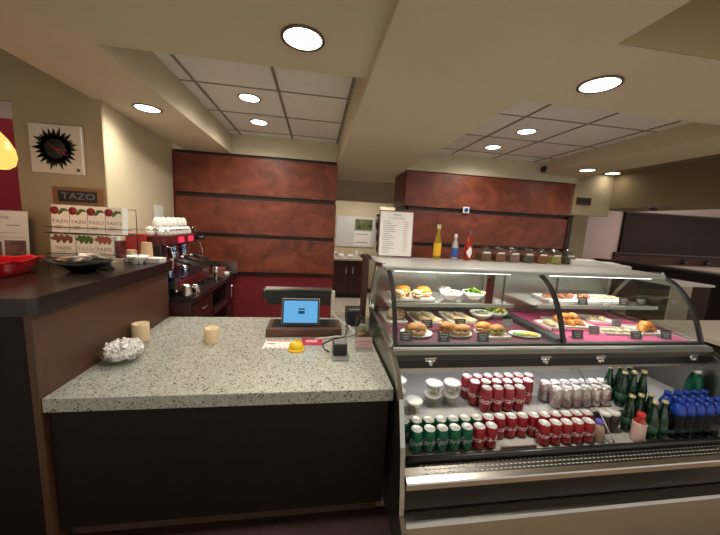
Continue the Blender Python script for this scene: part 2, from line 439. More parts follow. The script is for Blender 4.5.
# blocks that carry the wood panelling
struct('wall_back_left', MB().box(-1.8, .24, 4.055, 5.4, 0, 2.44), 'dado')
struct('wall_back_right', MB().box(1.2, 3.62, 4.055, 4.6, 0, 2.42), 'dado')
struct('wall_header', MB().box(.24, 1.4, 5.4, 5.5, 2.07, 2.45).box(.15, .24, 5.4, 5.5, 0, 2.45), 'wall')
struct('wall_kitchen', MB().box(0, 1.50, 7.2, 7.3, 0, 2.45).box(2.3, 4.5, 7.2, 7.3, 0, 2.45).box(1.50, 2.3, 7.2, 7.3, 2.12, 2.45), 'wall')
struct('wall_kitchen_beyond', MB().box(1.2, 3, 8.4, 8.5, 0, 2.6), 'wall')
struct('wall_vent', MB().box(3.70, 4.32, 4.0, 4.1, 1.98, 2.6).box(3.70, 4.29, 4.3, 4.4, 0, 1.99), 'olive')
struct('wall_right_far', MB().box(4.6, 14, 7.0, 7.1, 0, 2.95), 'pink')
t = MB().box(8.02, 13, 6.93, 7.0, 1.30, 2.36); struct('trim_1', t, 'farpanel')
struct('trim_2', MB().box(7.9, 13, 6.96, 7.0, 1.0, 1.28), 'farpanel2')
struct('trim_3', MB().box(7.9, 13, 6.92, 7.0, 1.265, 1.30).box(8.0, 13, 6.92, 7.0, 2.35, 2.38), 'reveal')
struct('baseboard_kitchen', MB().box(.24, 1.5, 7.18, 7.2, 0, .1), 'reveal')

# wood panelling: boards with dark reveals
def panelling(x0, x1, label, ret=None):
    t = thing('wall_panelling', label, 'wall panelling', (x0, 4.0, 0))
    L = x1-x0
    r = MB().box(0, L-.02, .03, .055, .94, 2.44)
    if ret: r.box(0.03, .06, .03, ret, .94, 2.42)
    part('reveal_backing', r, 'reveal', t)
    for a, b in ((1.955, 2.405), (1.468, 1.90), (.985, 1.418)):
        m = MB().box(0, L, 0, .03, a, b)
        if ret: m.box(0, .03, .03, ret, a, b)
        part('board', m, 'wood', t)
    return t
panelling(-1.70, .245, 'red-brown wood boards on the wall behind the coffee bar and register')
panelling(1.165, 3.66, 'red-brown wood boards on the wall behind the food display case', ret=.6)
struct('trim_4', MB().box(3.655, 3.72, 3.98, 4.06, .9, 1.965).box(3.5, 3.72, 3.98, 4.03, 1.945, 1.965), 'reveal')

# ------------------------------------------------------------------ recessed lights
def make_downlight():
    t = thing('recessed_light', 'x', 'ceiling light')
    r = MB(); r.lathe([(.080, -.001), (.093, -.001), (.093, -.007), (.080, -.007), (.080, -.001)], 28); part('trim_ring', r, 'trimring', t)
    l = MB(); l.lathe([(0, -.002), (.080, -.002), (.080, -.004), (0, -.0045)], 28); part('lens', l, 'lens', t)
    return t
DL = [((-.082, 1.43, Z1), 'round lit ceiling light nearest the camera, over the service counter', 42),
      ((1.33, 1.387, ZB), 'round lit ceiling light over the middle of the display case', 42),
      ((-1.27, 2.585, Z1), 'round lit ceiling light close to the cream side wall', 18),
      ((-.59, 2.805, ZT), 'front one of two round lights in the tile ceiling over the counter', 30),
      ((-.628, 3.445, ZT), 'rear one of two round lights in the tile ceiling over the counter', 26),
      ((2.03, 2.88, ZT), 'front one of two round lights in the tile ceiling over the display case', 30),
      ((2.06, 3.51, ZT), 'rear one of two round lights in the tile ceiling over the display case', 26),
      ((3.40, 3.53, 2.51), 'small lit light in the cream bulkhead beyond the tile ceiling', 8),
      ((4.15, 3.88, 2.58), 'small lit light in the dark ceiling channel beside the bulkhead', 1.5)]
d0 = make_downlight()
for i, (p, lb, en) in enumerate(DL):
    o = d0 if i == 0 else dup(d0, p)
    o.location = p; o['label'] = lb; o['group'] = 'recessed ceiling lights'
for (p, lb, en) in DL:
    lamp('SPOT', (p[0], p[1], p[2]-.012), en*1.1, size=.07, spot=2.9)

# ------------------------------------------------------------------ service counter, bar
t = thing('service_counter', 'dark brown counter base under the pale speckled stone top', 'counter', (-1.2, 1.475, 0))
part('front_panel', MB().box(0, 1.62, 0, .03, .10, .738), 'cabdark', t)
part('carcass', MB().box(0, 1.62, .03, 1.10, .10, .735), 'cabdark', t)
part('toe_kick', MB().box(.0, 1.60, .05, .07, 0, .10), 'skirt', t)
g = MB().box(-1.209, .437, 1.45, 2.665, .740, .81, bev=.004)
single('stone_worktop', g, 'granite', 'pale speckled stone worktop on the dark service counter', 'countertop')
t = thing('bar_counter', 'tall dark brown bar base left of the stone worktop', 'counter', (-1.211, 1.445, 0))
part('side_panel', MB().box(-.03, 0, 0, 1.22, .0, 1.202), 'cabside', t, 'lighter brown side panel')
part('front_panel', MB().box(-2.2, -.03, 0, .03, 0, 1.202), 'cabdark', t)
part('carcass', MB().box(-2.2, -.03, .03, 1.04, 0, 1.20), 'cabdark', t)
b = MB(); b.prism([(-3.4, 1.425), (-1.21, 1.425), (-1.185, 1.45), (-1.185, 2.69), (-1.515, 2.69), (-1.515, 2.497), (-3.4, 2.497)], 'z', 1.203, 1.283)
single('bar_countertop', b, 'slab', 'dark polished bar top holding the tea boxes', 'countertop')

# ------------------------------------------------------------------ refrigerated display case
CX0, CX1, CXM = .45, 2.65, 1.57           # ends and middle partition
GL = [(1.905, 1.398), (1.85, 1.372), (1.785, 1.325), (1.72, 1.25), (1.665, 1.15), (1.63, 1.06), (1.605, .985)]   # front glass profile (y, z)
def smooth_line(pts, n=4):
    out = []; P = [Vector(p) for p in pts]
    for i in range(len(P)-1):
        a, b, c_, d = P[max(i-1, 0)], P[i], P[i+1], P[min(i+2, len(P)-1)]
        for k in range(n):
            u = k/n; out.append(.5*((2*b)+(c_-a)*u+(2*a-5*b+4*c_-d)*u*u+(3*b-a-3*c_+d)*u**3))
    return out+[P[-1]]
GLS = smooth_line(GL)
case = thing('display_case', 'long glass-fronted refrigerated display case of sandwiches and drinks', 'display case', (0, 0, 0))
BODY = [(2.33, .05), (2.33, .975), (2.115, .99), (1.84, .99), (1.62, .965), (1.462, .895), (1.365, .805), (1.285, .6), (1.25, .41), (1.24, .28), (1.20, .24), (1.19, .03)]
for x in (CX0, CX1-.012):
    part('side_panel', MB().prism(BODY, 'x', x, x+.012), 'steeldk', case)
FR = [(1.93, 1.41), (2.12, 1.395), (2.25, 1.205), (2.315, 1.045), (2.285, 1.005), (2.115, 1.0), (1.84, 1.0), (1.64, .977), (1.462, .905), (1.362, .805), (1.285, .6), (1.245, .41), (1.225, .285), (1.165, .25), (1.16, .03)]
for x in (CX0-.018, CX1-.016):
    f = MB(); f.ribbon(FR, .03, 'x', x+.006, x+.030); part('end_frame', f, 'framesteel', case)
for x in (CX0+.004, CX1-.01):
    e = MB(); e.prism(GL+[(1.84, 1.0), (2.115, 1.0), (2.30, 1.03), (2.12, 1.38)], 'x', x, x+.005); part('end_glass', e, 'glass', case)
for x in (CX0+.012, CXM-.012, CX1-.032):
    g = MB(); g.ribbon(GLS, .022, 'x', x, x+.022); part('glass_gasket', g, 'black', case, 'black curved gasket')
for a, b in ((CX0+.034, CXM-.012), (CXM+.010, CX1-.032)):
    g = MB(); g.ribbon(GLS, .004, 'x', a, b); part('curved_glass', g, 'glass', case)
l = MB().box(CX0-.01, CX1-.05, 1.87, 2.42, 1.401, 1.418, bev=.004); part('top_ledge', l, 'ledge', case)
part('ledge_trim', MB().box(CX0, CX1-.055, 1.862, 1.90, 1.385, 1.402), 'steeldk', case)
part('bottom_gasket', MB().box(CX0+.012, CX1-.012, 1.588, 1.625, .985, .9985), 'blackmat', case)
part('deck', MB().box(CX0+.012, CX1-.012, 1.57, 2.33, .950, .985), 'shelfgrey', case)
part('header_rail', MB().prism([(1.605, .985), (1.548, .982), (1.540, .957), (1.60, .955)], 'x', CX0+.012, CX1-.012), 'railgrey', case)
part('header_base', MB().prism([(1.60, .955), (1.552, .955), (1.548, .925), (1.60, .922)], 'x', CX0+.012, CX1-.012), 'railbrown', case)
part('light_recess', MB().box(CX0+.012, CX1-.012, 1.575, 1.60, .86, .925), 'black', case)
part('light_rail', MB().box(CX0+.012, CX1-.012, 1.562, 1.577, .918, .924), 'chrome', case)
part('lower_trim', MB().box(CX0+.012, CX1-.012, 1.58, 1.61, .842, .862), 'steel', case)
for x in (.67, 1.405, 1.79, 2.50):
    k = MB().box(x-.03, x+.03, 1.548, 1.575, .912, .926).cyl((x, 1.535, .907), (x, 1.575, .907), .013).box(x-.035, x+.035, 1.545, 1.556, .93, .938)
    part('latch', k, 'chrome', case, 'chrome latch')
# rear of the upper case: sliding doors between posts
rd = MB()
for x in (CX0+.02, 1.40, 1.50, 1.60, 2.10, CX1-.05): rd.box(x, x+.03, 2.30, 2.33, .985, 1.40)
rd.box(CX0+.012, CX1-.012, 2.30, 2.33, 1.375, 1.40).box(CX0+.012, CX1-.012, 2.30, 2.33, .985, 1.03)
part('rear_frame', rd, 'steeldk', case)
for a, b in ((CX0+.03, 1.42), (1.52, 1.61), (1.63, 2.11), (2.13, CX1-.03)):
    part('rear_door', MB().box(a, b, 2.312, 2.32, 1.0, 1.39), 'steeldk', case)
# shelves in the upper case
for a, b in ((CX0+.03, 1.40), (CXM+.015, CX1-.04)):
    s_ = MB().box(a, b, 1.90, 2.295, 1.152, 1.16); part('glass_shelf', s_, 'acryl', case)
    s_ = MB().box(a, b, 1.885, 1.90, 1.142, 1.166); part('shelf_edge', s_, 'steel', case)
part('partition_rail', MB().box(CXM-.05, CXM+.03, 1.62, 2.3, .985, 1.02), 'blackmat', case)
part('deck_cloth', MB().box(CX0+.03, CXM-.055, 1.63, 2.29, .985, .989), 'cloth2', case, 'maroon deck cloth')
part('deck_cloth', MB().box(CXM+.035, CX1-.035, 1.63, 2.29, .985, .989), 'cloth', case, 'magenta deck cloth')
for a, b in ((CX0+.08, 1.38), (1.70, CX1-.08)):
    part('light_tube', MB().cyl((a, 1.945, 1.380), (b, 1.945, 1.380), .010), 'tube', case)
part('light_tube', MB().cyl((CX0+.05, 1.635, .928), (CX1-.05, 1.635, .928), .010), 'tube2', case)
# lower open display
part('liner', MB().box(CX0+.012, CX1-.012, 2.0, 2.02, .44, .95), 'interior', case)
part('upper_step', MB().box(CX0+.012, CX1-.012, 1.487, 2.0, .575, .60).box(CX0+.012, CX1-.012, 1.487, 1.50, .50, .58), 'shelfgrey', case)
part('lower_step', MB().box(CX0+.012, CX1-.012, 1.30, 1.50, .475, .50), 'shelfgrey', case)
part('front_rail', MB().tube([(CX0+.012, 1.297, .515), (CX1-.012, 1.297, .515)], .0155, 12), 'black', case)
lp = MB().prism([(1.31, .498), (1.24, .468), (1.24, .458), (1.31, .488)], 'x', CX0+.016, CX1-.016)
part('air_lip', lp, 'lipdark', case)
part('lip_strip', MB().prism([(1.24, .470), (1.215, .459), (1.212, .452), (1.24, .458)], 'x', CX0+.016, CX1-.016), 'steel', case)
gr = MB()
for i in range(76):
    for j in range(3): 
        x = .56+i*.026+(j % 2)*.013; y = 1.285-j*.017
        z = .466+(y-1.235)*.032/.075
        gr.prism([(x-.008, y-.003), (x+.008, y-.003), (x+.008, y+.003), (x-.008, y+.003)], 'z', z, z+.0012)
part('air_slots', gr, 'alu', case)
part('lip_fascia', MB().prism([(1.214, .454), (1.212, .425), (1.225, .418), (1.225, .45)], 'x', CX0+.016, CX1-.016), 'casebase', case)
part('toe_band', MB().box(CX0+.016, CX1-.016, 1.245, 1.26, .285, .45), 'railbrown', case)
part('toe_strip', MB().prism([(1.25, .276), (1.185, .268), (1.175, .256), (1.25, .256)], 'x', CX0+.016, CX1-.016), 'steel', case)
part('kick_panel', MB().box(CX0+.016, CX1-.016, 1.175, 1.20, .0, .256), 'casebase', case)
dv = MB().prism([(1.63, .86), (1.31, .525), (1.34, .505), (1.485, .505), (1.485, .605), (1.66, .605), (1.66, .86)], 'x', 1.70, 1.704)
part('clear_divider', dv, 'acryl', case)
part('divider_edge', MB().tube([(1.702, 1.63, .86), (1.702, 1.31, .525)], .004), 'chrome', case)
part('price_rail', MB().box(1.02, 1.23, 1.325, 1.333, .505, .527), 'steel', case)
lamp('AREA', (1.05, 1.95, 1.365), 3.2, (1, .95, .88), .8, (0, 0, 0), sy=.03)
lamp('AREA', (2.15, 1.95, 1.365), 3.2, (1, .95, .88), .8, (0, 0, 0), sy=.03)
lamp('AREA', (1.53, 1.64, .912), 1.6, (1, .94, .9), 2.0, (math.radians(-12), 0, 0), sy=.03)

t = thing('end_panel', 'dark cherry wood panel at the rear left corner of the display case', 'panel', (.385, 2.34, 0))
part('panel_board', MB().box(0, .035, 0, .10, .8115, 1.40), 'cabred', t)
part('panel_cap', MB().box(-.01, .045, -.05, .12, 1.40, 1.43), 'cabred', t)

# ------------------------------------------------------------------ drinks
def make_can(body, txt, tsz, shear, tcol='letter', up=False):
    t = thing('soda_can', 'x', 'drink can')
    b = MB(); b.lathe([(.0, .002), (.022, .002), (.027, .004), (.033, .014), (.033, .106), (.0275, .117)], 20)
    bo = part('can_body', b, body, t)
    e = MB(); e.lathe([(.0275, .117), (.0285, .1205), (.027, .122), (.0245, .1175), (0, .1175)], 20)
    e.box(-.006, .006, -.012, .008, .1178, .1192)
    part('can_end', e, 'alu', t, 'silver can end')
    if txt:
        l = MB(); mtx = Matrix.Translation((0, 0, .060))
        l.text(txt, tsz, mtx, ext=.0003, wrap=.0333, shear=shear)
        part('lettering', l, tcol, t)
    t.scale = (1.045,)*3
    return t
canG = make_can('cangreen', 'Sprite', .042, .25, 'letterg'); canR = make_can('canred', 'Coca-Cola', .038, .3, 'letter')
canP = make_can('canpink', 'Coca-Cola', .038, .3); canS = make_can('cansilver', 'Coke', .034, .2, 'redink')
canP.scale = (1.03, 1.03, 1.24)
used = {}
def put_can(kind, root, x, y, z, label, group):
    rz = random.uniform(-.35, .45)
    if root.name not in used:
        used[root.name] = 1; root.location = (x, y, z); root.rotation_euler = (0, 0, rz); root['label'] = label; root['group'] = group
    else: dup(root, (x, y, z), rz, label, group)
LZ, UZ = .501, .601
for i in range(5): put_can('g', canG, .555+.0705*i, 1.374, LZ, f'green soda can, {ORD[i]} from the left in the front row', 'green soda cans')
for i in range(2): put_can('r', canR, .908+.0705*i, 1.374, LZ, f'red soda can in the front row, {["directly beside the green cans","second from the green cans"][i]}', 'red soda cans on the lower step')
for i in range(5): put_can('r', canR, 1.300+.0700*i, 1.374, LZ, f'red soda can, {ORD[i]} of the five in front, right of the price rail', 'red soda cans on the lower step')
for i in range(17):
    x = .505+.0712*i
    if i < 7: put_can('g', canG, x, 1.446, LZ, f'green soda can, {ORD[i]} from the left in the second row', 'green soda cans')
    else: put_can('r', canR, x, 1.446, LZ, f'red soda can, {ORD[i-7]} from the left in the second row of the lower step', 'red soda cans on the lower step')
for n, y, x0, dx, nm in ((4, 1.535, 1.035, .072, 'front'), (6, 1.606, 1.0, .072, 'middle'), (7, 1.677, .985, .072, 'back')):
    for i in range(n): put_can('p', canP, x0+dx*i, y+.004, UZ, f'pinkish red can on the upper step, {ORD[i]} from the left in the {nm} row', 'red and white cans on the upper step')
for n, y, x0, nm in ((6, 1.552, 1.520, 'front'), (7, 1.623, 1.500, 'back')):
    for i in range(n): put_can('s', canS, x0+.0698*i, y, UZ, f'silver-red can in the wrapped pack, {ORD[i]} from the left in its {nm} row', 'silver and red cans in the plastic-wrapped pack')
wrapb = MB().box(1.462, 1.69, 1.512, 1.514, UZ+.004, UZ+.12).box(1.460, 1.462, 1.512, 1.66, UZ+.004, UZ+.12)
single('plastic_wrap', wrapb, 'acryl', 'clear plastic wrap around the silver and red cans', 'packaging', (0, 0, 0))

# lidded salad cups
def make_cup():
    t = thing('lidded_cup', 'x', 'food cup')
    b = MB(); b.lathe([(0, 0), (.036, 0), (.047, .058), (.044, .058), (.034, .003)], 22); part('cup', b, 'acryl', t)
    f = MB(); f.lathe([(0, .003), (.033, .003), (.041, .044), (0, .046)], 18); part('filling', f, 'sand', t)
    l = MB(); l.lathe([(.046, .056), (.052, .058), (.052, .066), (.047, .070), (0, .071)], 22); part('lid', l, 'porc', t)
    return t
cp = make_cup(); first = True
for x, y, z, lb in ((.60, 1.57, UZ, 'single white-lidded cup in front of the stacked cups'), (.735, 1.63, UZ, 'bottom cup of the left stack of lidded cups'), (.742, 1.63, UZ+.0715, 'top cup of the left stack of lidded cups'),
                    (.853, 1.63, UZ, 'bottom cup of the right stack of lidded cups'), (.860, 1.63, UZ+.0715, 'top cup of the right stack of lidded cups'), (.53, 1.68, UZ, 'bottom lidded cup of the stack against the end glass'), (.53, 1.68, UZ+.0715, 'top lidded cup of the stack against the end glass')):
    if first: cp.location = (x, y, z); cp['label'] = lb; cp['group'] = 'white-lidded cups'; first = False
    else: dup(cp, (x, y, z), None, lb, 'white-lidded cups')

# green glass bottles
def make_green(h):
    t = thing('glass_bottle', 'x', 'bottle')
    b = MB(); b.lathe([(0, .0), (.028, .0), (.031, .006), (.032, .05), (.030, h*.48), (.022, h*.66), (.014, h*.82), (.012, h-.02), (.0135, h-.012)], 18); part('bottle_body', b, 'bottle', t)
    c_ = MB(); c_.lathe([(.0150, h-.016), (.0160, h-.013), (.0150, h), (0, h+.001)], 16); part('bottle_cap', c_, 'cap', t, 'pale gold cap')
    l = MB(); l.lathe([(.0315, .045), (.0325, .047), (.0312, .09), (.0305, .09)], 18); part('bottle_label', l, 'greenlabel', t)
    return t
gb = make_green(.235); first = True
for i, (x, y, z, lb) in enumerate([(1.955, 1.61, UZ, 'back left green glass bottle on the upper step'), (2.03, 1.61, UZ, 'back middle green glass bottle on the upper step'), (2.10, 1.61, UZ, 'back right green glass bottle on the upper step'),
     (1.975, 1.535, UZ, 'front left green glass bottle on the upper step'), (2.045, 1.535, UZ, 'front middle green glass bottle on the upper step'), (2.12, 1.535, UZ, 'front right green glass bottle on the upper step'),
     (1.93, 1.435, LZ, 'green glass bottle directly behind the pink drink bottle'), (2.00, 1.44, LZ, 'green glass bottle behind and right of the pink drink bottle'), (2.07, 1.44, LZ, 'green glass bottle nearest the upper step, beside the water bottles'),
     (2.005, 1.365, LZ, 'front green glass bottle beside the pink drink bottle'), (2.078, 1.368, LZ, 'front green glass bottle beside the water bottles')]):
    if first: gb.location = (x, y, z); gb['label'] = lb; gb['group'] = 'green glass bottles'; first = False
    else: dup(gb, (x, y, z), i*.7, lb, 'green glass bottles')
# water bottles
t = thing('water_bottle', 'x', 'bottle')
b = MB(); b.lathe([(0, 0), (.029, 0), (.032, .006), (.032, .06), (.030, .065), (.032, .07), (.032, .135), (.024, .165), (.013, .185)], 18); part('bottle_body', b, 'waterbottle', t)
b = MB(); b.lathe([(.0328, .13), (.0328, .148), (.026, .172), (.014, .192), (0.0, .192)], 18); part('blue_wrap', b, 'bluecap', t, 'blue neck wrap')
b = MB(); b.lathe([(.0165, .190), (.0165, .214), (0, .215)], 16); part('bottle_cap', b, 'bluecap', t); t.scale = (1.04, 1.04, 1.16)
first = True
for r_, y in ((0, 1.36), (1, 1.44)):
    for i in range(5):
        lb = f'blue-capped water bottle, {ORD[i]} from the green bottles in the {["front","rear"][r_]} row'
        p = (2.19+.069*i-.02*(1-r_), y, LZ)
        if first: t.location = p; t['label'] = lb; t['group'] = 'blue-capped water bottles'; first = False
        else: dup(t, p, None, lb, 'blue-capped water bottles')
# pink drink
t = thing('drink_bottle', 'pink labelled drink bottle with a red cap in front of the green bottles', 'bottle', (1.905, 1.352, LZ))
b = MB(); b.lathe([(0, 0), (.030, 0), (.033, .005), (.033, .105), (.029, .122), (.019, .140), (.017, .148)], 20); part('bottle_body', b, 'hotsauce', t, 'red drink body')
b = MB(); b.lathe([(.0335, .004), (.0338, .006), (.0338, .112), (.0325, .116)], 20); part('bottle_label', b, 'pinkjuice', t, 'pink label')
b = MB(); b.lathe([(.0195, .146), (.0205, .148), (.0205, .170), (.018, .173), (0, .173)], 18); part('bottle_cap', b, 'redcap', t)
t = thing('drink_bottle', 'small beige drink bottle with a violet cap beside the last red can', 'bottle', (1.655, 1.372, LZ))
b = MB(); b.lathe([(0, 0), (.028, 0), (.031, .005), (.031, .07), (.026, .090), (.016, .105)], 18); part('bottle_body', b, 'milktea', t)
b = MB(); b.lathe([(.018, .103), (.019, .105), (.019, .126), (0, .127)], 16); part('bottle_cap', b, 'purple', t)
def jarcup(x, y, z, lb):
    t = thing('coffee_jar', lb, 'drink jar', (x, y, z))
    b = MB(); b.lathe([(0, 0), (.029, 0), (.033, .01), (.033, .10), (.029, .112)], 18); part('jar_body', b, 'coffee', t)
    b = MB(); b.lathe([(.033, .110), (.036, .113), (.036, .126), (.033, .129), (0, .129)], 18); part('jar_lid', b, 'porc', t, 'white lid')
jarcup(1.765, 1.445, LZ+.0, 'dark drink jar with a white lid on the lower step')
jarcup(1.828, 1.47-.025, LZ+.0, 'dark drink jar with a white lid next to the green bottles')
t = thing('drink_bottle', 'large green drink bottle with a white cap at the far right of the case', 'bottle', (2.575, 1.56, UZ))
b = MB(); b.lathe([(0, 0), (.04, 0), (.043, .01), (.043, .13), (.03, .18), (.018, .20)], 18); part('bottle_body', b, 'cangreen', t)
b = MB(); b.lathe([(.022, .198), (.022, .22), (0, .22)], 16); part('bottle_cap', b, 'porc', t)

# ------------------------------------------------------------------ food in the upper case
DZ = .9895; SZ = 1.1605
def plate(x, y, z, rx, ry, lb, rz=0, grp='white plates in the case'):
    p = MB(); p.lathe([(0, .004), (.55, .004), (.80, .010), (1.0, .018), (1.0, .021), (.80, .014), (.6, .008), (0, .008)], 28, sx=rx, sy=ry)
    p.bm.verts.ensure_lookup_table()
    return single('plate', p, 'porc', lb, 'plate', (x, y, z-.004), rz, grp)
def tray(x, y, z, w, d, lb, rz=0, nm='tray', m='porc'):
    p = MB(); p.box(-w/2, w/2, -d/2, d/2, 0, .006)
    for a, b, c_, e in ((-w/2, -w/2+.008, -d/2, d/2), (w/2-.008, w/2, -d/2, d/2), (-w/2, w/2, -d/2, -d/2+.008), (-w/2, w/2, d/2-.008, d/2)): p.box(a, b, c_, e, .004, .016)
    return single(nm, p, m, lb, 'tray', (x, y, z), rz, 'white serving trays in the case')
def bun(x, y, z, r, lb, rz=0, cat='sandwich', top='bread', fill='ham', sx=1.25, seed=0):
    r *= 1.1
    t = thing('sandwich', lb, cat, (x, y, z), rz, 'filled rolls in the case')
    b = MB(); b.ball((0, 0, .016), r, (sx, .9, .42), nz=.18, seed=seed); part('bottom_bread', b, top, t)
    b = MB()
    for k in range(14):
        a = 2*PI*k/14
        b.ball((r*.86*sx*math.cos(a), r*.78*math.sin(a), .030+.004*math.sin(k*2.3)), r*.27, (1.2, 1.0, .45), RZ(a+.6), 8, 6, nz=.4, seed=k)
    b.ball((0, 0, .030), r*.82, (sx, .85, .2), seg=12, rings=6); part('filling', b, fill, t)
    b = MB(); b.ball((0, 0, .044), r, (sx, .92, .55), nz=.16, seed=seed+5); part('top_bread', b, top, t)
    return t
def tagcard(x, y, z, lb, rz=0, m='tagblk', w=.078, h=.056):
    t = thing('price_card', lb, 'price card', (x, y, z), rz, 'price cards in the case')
    b = MB(); b.box(-w/2, w/2, -.0015, .0015, 0, h, rot=RX(-.25)).box(-w/2, w/2, .012, .024, 0, .003); part('card', b, m, t)
    l = MB()
    mt = Matrix.Rotation(-.25, 4, 'X'); 
    for k in range(3):
        ww = w*(.7, .55, .4)[k]; zz = h*(.78, .52, .28)[k]
        l.box(-ww/2, ww/2, -.0028-(zz-h/2)*-.25-.0006, -.0020-(zz-h/2)*-.25, zz-.003, zz+.003)
    part('handwriting', l, 'chalk', t)
    return t
def bowl(x, y, z, r, lb, rz=0):
    p = MB(); p.lathe([(0, 0), (r*.5, 0), (r*.55, .006), (r*.85, .03), (r, .055), (r*.97, .055), (r*.8, .032), (r*.45, .01), (0, .009)], 24)
    return single('bowl', p, 'porc', lb, 'bowl', (x, y, z), rz, 'white salad bowls in the case')
def leaves(nm, x, y, z, r, n, mats, lb, cat, h=.03, sz=.022):
    b = MB()
    for k in range(n):
        a = random.uniform(0, 2*PI); q = r*math.sqrt(random.random()); b.mi = random.randrange(len(mats)); b.sm = True
        hh = h*(1-(q/r)**2)+random.uniform(0, .008); R = Matrix.Rotation(random.uniform(0, 6), 3, 'Z') @ Matrix.Rotation(random.uniform(-.8, .8), 3, 'X')
        s2 = sz*random.uniform(.7, 1.3); gr_ = []
        for i in range(5):
            row = []
            for j in range(4):
                u, v = i/4-.5, j/3-.5
                w_ = math.cos(u*2.6)*.9+.1
                p = Vector((u*2*s2, v*1.4*s2*w_, .35*s2*math.sin(u*7+k)*v*2+.3*s2*u*u*4))
                row.append(R @ p+Vector((q*math.cos(a), q*math.sin(a), hh)))
            gr_.append(row)
        b.rings(gr_, close=False, cap0=False, cap1=False)
    return single(nm, b, mats, lb, cat, (x, y, z), 0, None, 'stuff')
def croissant(x, y, z, L, r, lb, rz=0, m='pastry', nm='croissant', grp=None, bend=1.5):
    b = MB(); rings = []; N = 26; b.sm = True
    for i in range(N+1):
        u = i/N; a = (u-.5)*bend; R_ = L/bend
        c_ = Vector((R_*math.sin(a), R_*(math.cos(a)-1), 0)); d = Vector((math.cos(a), -math.sin(a), 0)); n_ = Vector((math.sin(a), math.cos(a), 0))
        rad = r*(.16+.84*math.sin(PI*u)**.8)*(1-.16*abs(math.sin(u*PI*4.5)))
        rings.append([c_+n_*(rad*math.cos(q))+Vector((0, 0, rad*.85+rad*.85*math.sin(q))) for q in [2*PI*k/12 for k in range(12)]])
    b.rings(rings)
    return single(nm, b, m, lb, 'pastry', (x, y, z), rz, grp)
def wrapfood(x, y, z, w, d, lb, rz=0):
    t = thing('flatbread', lb, 'flatbread', (x, y, z), rz, 'folded flatbreads in the case')
    b = MB(); b.sm = True; rr = []
    for i in range(13):
        u = i/12-.5; wd = w*(.5-.32*(u+.5))
        rr.append([Vector((wd*math.cos(q), u*d, .016+.016*math.sin(q)*(1-.3*u)+.003*noise.noise((u*9, q*2, z*50)))) for q in [2*PI*k/12 for k in range(12)]])
    b.rings(rr); part('folded_bread', b, 'breadpale', t)
    b = MB()
    for k in range(7): b.ball((w*.36*(k/3-1), -d*.5, .015), .014, (1.2, .7, .7), None, 8, 6, nz=.4, seed=k)
    part('filling', b, 'ham', t)
    return t

# left bay, front row
plate(.655, 1.775, DZ, .105, .085, 'round white plate nearest the left end of the case')
bun(.650, 1.77, DZ+.005, .052, 'golden roll sandwich on the plate nearest the left end', .2, seed=1)
tagcard(.555, 1.672, DZ, 'black price card in front of the leftmost plate')
plate(.925, 1.775, DZ, .105, .085, 'round white plate second from the left end of the case')
bun(.885, 1.80, DZ+.005, .045, 'golden roll sandwich at the back of the second plate', -.2, seed=2, fill='brownpastry')
bun(.955, 1.755, DZ+.005, .044, 'layered roll sandwich at the front of the second plate', .3, seed=3)
tagcard(.79, 1.660, DZ, 'black price card in front of the second plate')
tray(1.175, 1.765, DZ, .19, .15, 'square white plate third from the left end of the case', 0, 'plate')
bun(1.135, 1.805, DZ+.007, .040, 'orange roll at the back of the square plate', 0, seed=4, top='pastry')
bun(1.20, 1.75, DZ+.007, .042, 'split sandwich with greens on the square plate', .4, seed=6, top='bread', fill='lettuce')
tagcard(1.045, 1.655, DZ, 'black price card in front of the square plate')
plate(1.40, 1.745, DZ, .105, .062, 'oval white plate of sliced fruit next to the partition', -.15)
for i, (dx, dy, m_, l_) in enumerate(((-.055, .004, 'lettuce', 'leftmost green slice on the oval plate'), (-.022, -.006, 'lettuce', 'second green slice on the oval plate'), (.008, .01, 'egg', 'left yellow slice on the oval plate'), (.040, .004, 'egg', 'middle yellow slice on the oval plate'), (.060, -.012, 'egg', 'rightmost yellow slice on the oval plate'))):
    b = MB(); b.ball((0, 0, .012), .024, (1.2, .8, .45), None, 12, 8, nz=.2, seed=i)
    single('fruit_slice', b, m_, l_, 'fruit', (1.40+dx, 1.745+dy, DZ+.003), i*.5, 'fruit slices on the oval plate')
# left bay, second row
tray(.82, 2.10, DZ, .20, .26, 'white tray of folded flatbread, left of two on the deck', -.05)
tray(1.09, 2.11, DZ, .20, .26, 'white tray of folded flatbread, right of two on the deck', -.05)
for x0, l_ in ((.78, 'left flatbread on the left white tray'), (.865, 'right flatbread on the left white tray'), (1.05, 'left flatbread on the right white tray'), (1.135, 'right flatbread on the right white tray')): wrapfood(x0, 2.09, DZ+.006, .082, .20, l_, .25)
tagcard(.775, 1.905, DZ, 'black price card in front of the left flatbread tray', 0)
tagcard(1.03, 1.925, DZ, 'black price card in front of the right flatbread tray', 0)
tray(.585, 2.10, DZ, .16, .26, 'white tray beside the end glass of the case', 0)
bun(.60, 2.09, DZ+.006, .055, 'pale roll on the tray beside the end glass', .5, seed=8, top='breadpale')
bowl(1.29, 2.11, DZ, .085, 'white bowl of pale salad on the deck'); leaves('salad', 1.29, 2.11, DZ+.035, .06, 60, ['sand', 'ham', 'lettuce'], 'pale mixed salad in the white bowl on the deck', 'salad', .018, .013)
bowl(1.445, 2.15, DZ+.0, .085, 'white bowl of leafy lettuce on the deck'); leaves('salad', 1.445, 2.15, DZ+.04, .07, 70, ['lettuce', 'lettuce', 'egg'], 'heaped green lettuce in the white bowl on the deck', 'salad', .05, .02)
tagcard(1.40, 1.93, DZ, 'grey price card in front of the lettuce bowl', 0, 'greyp')
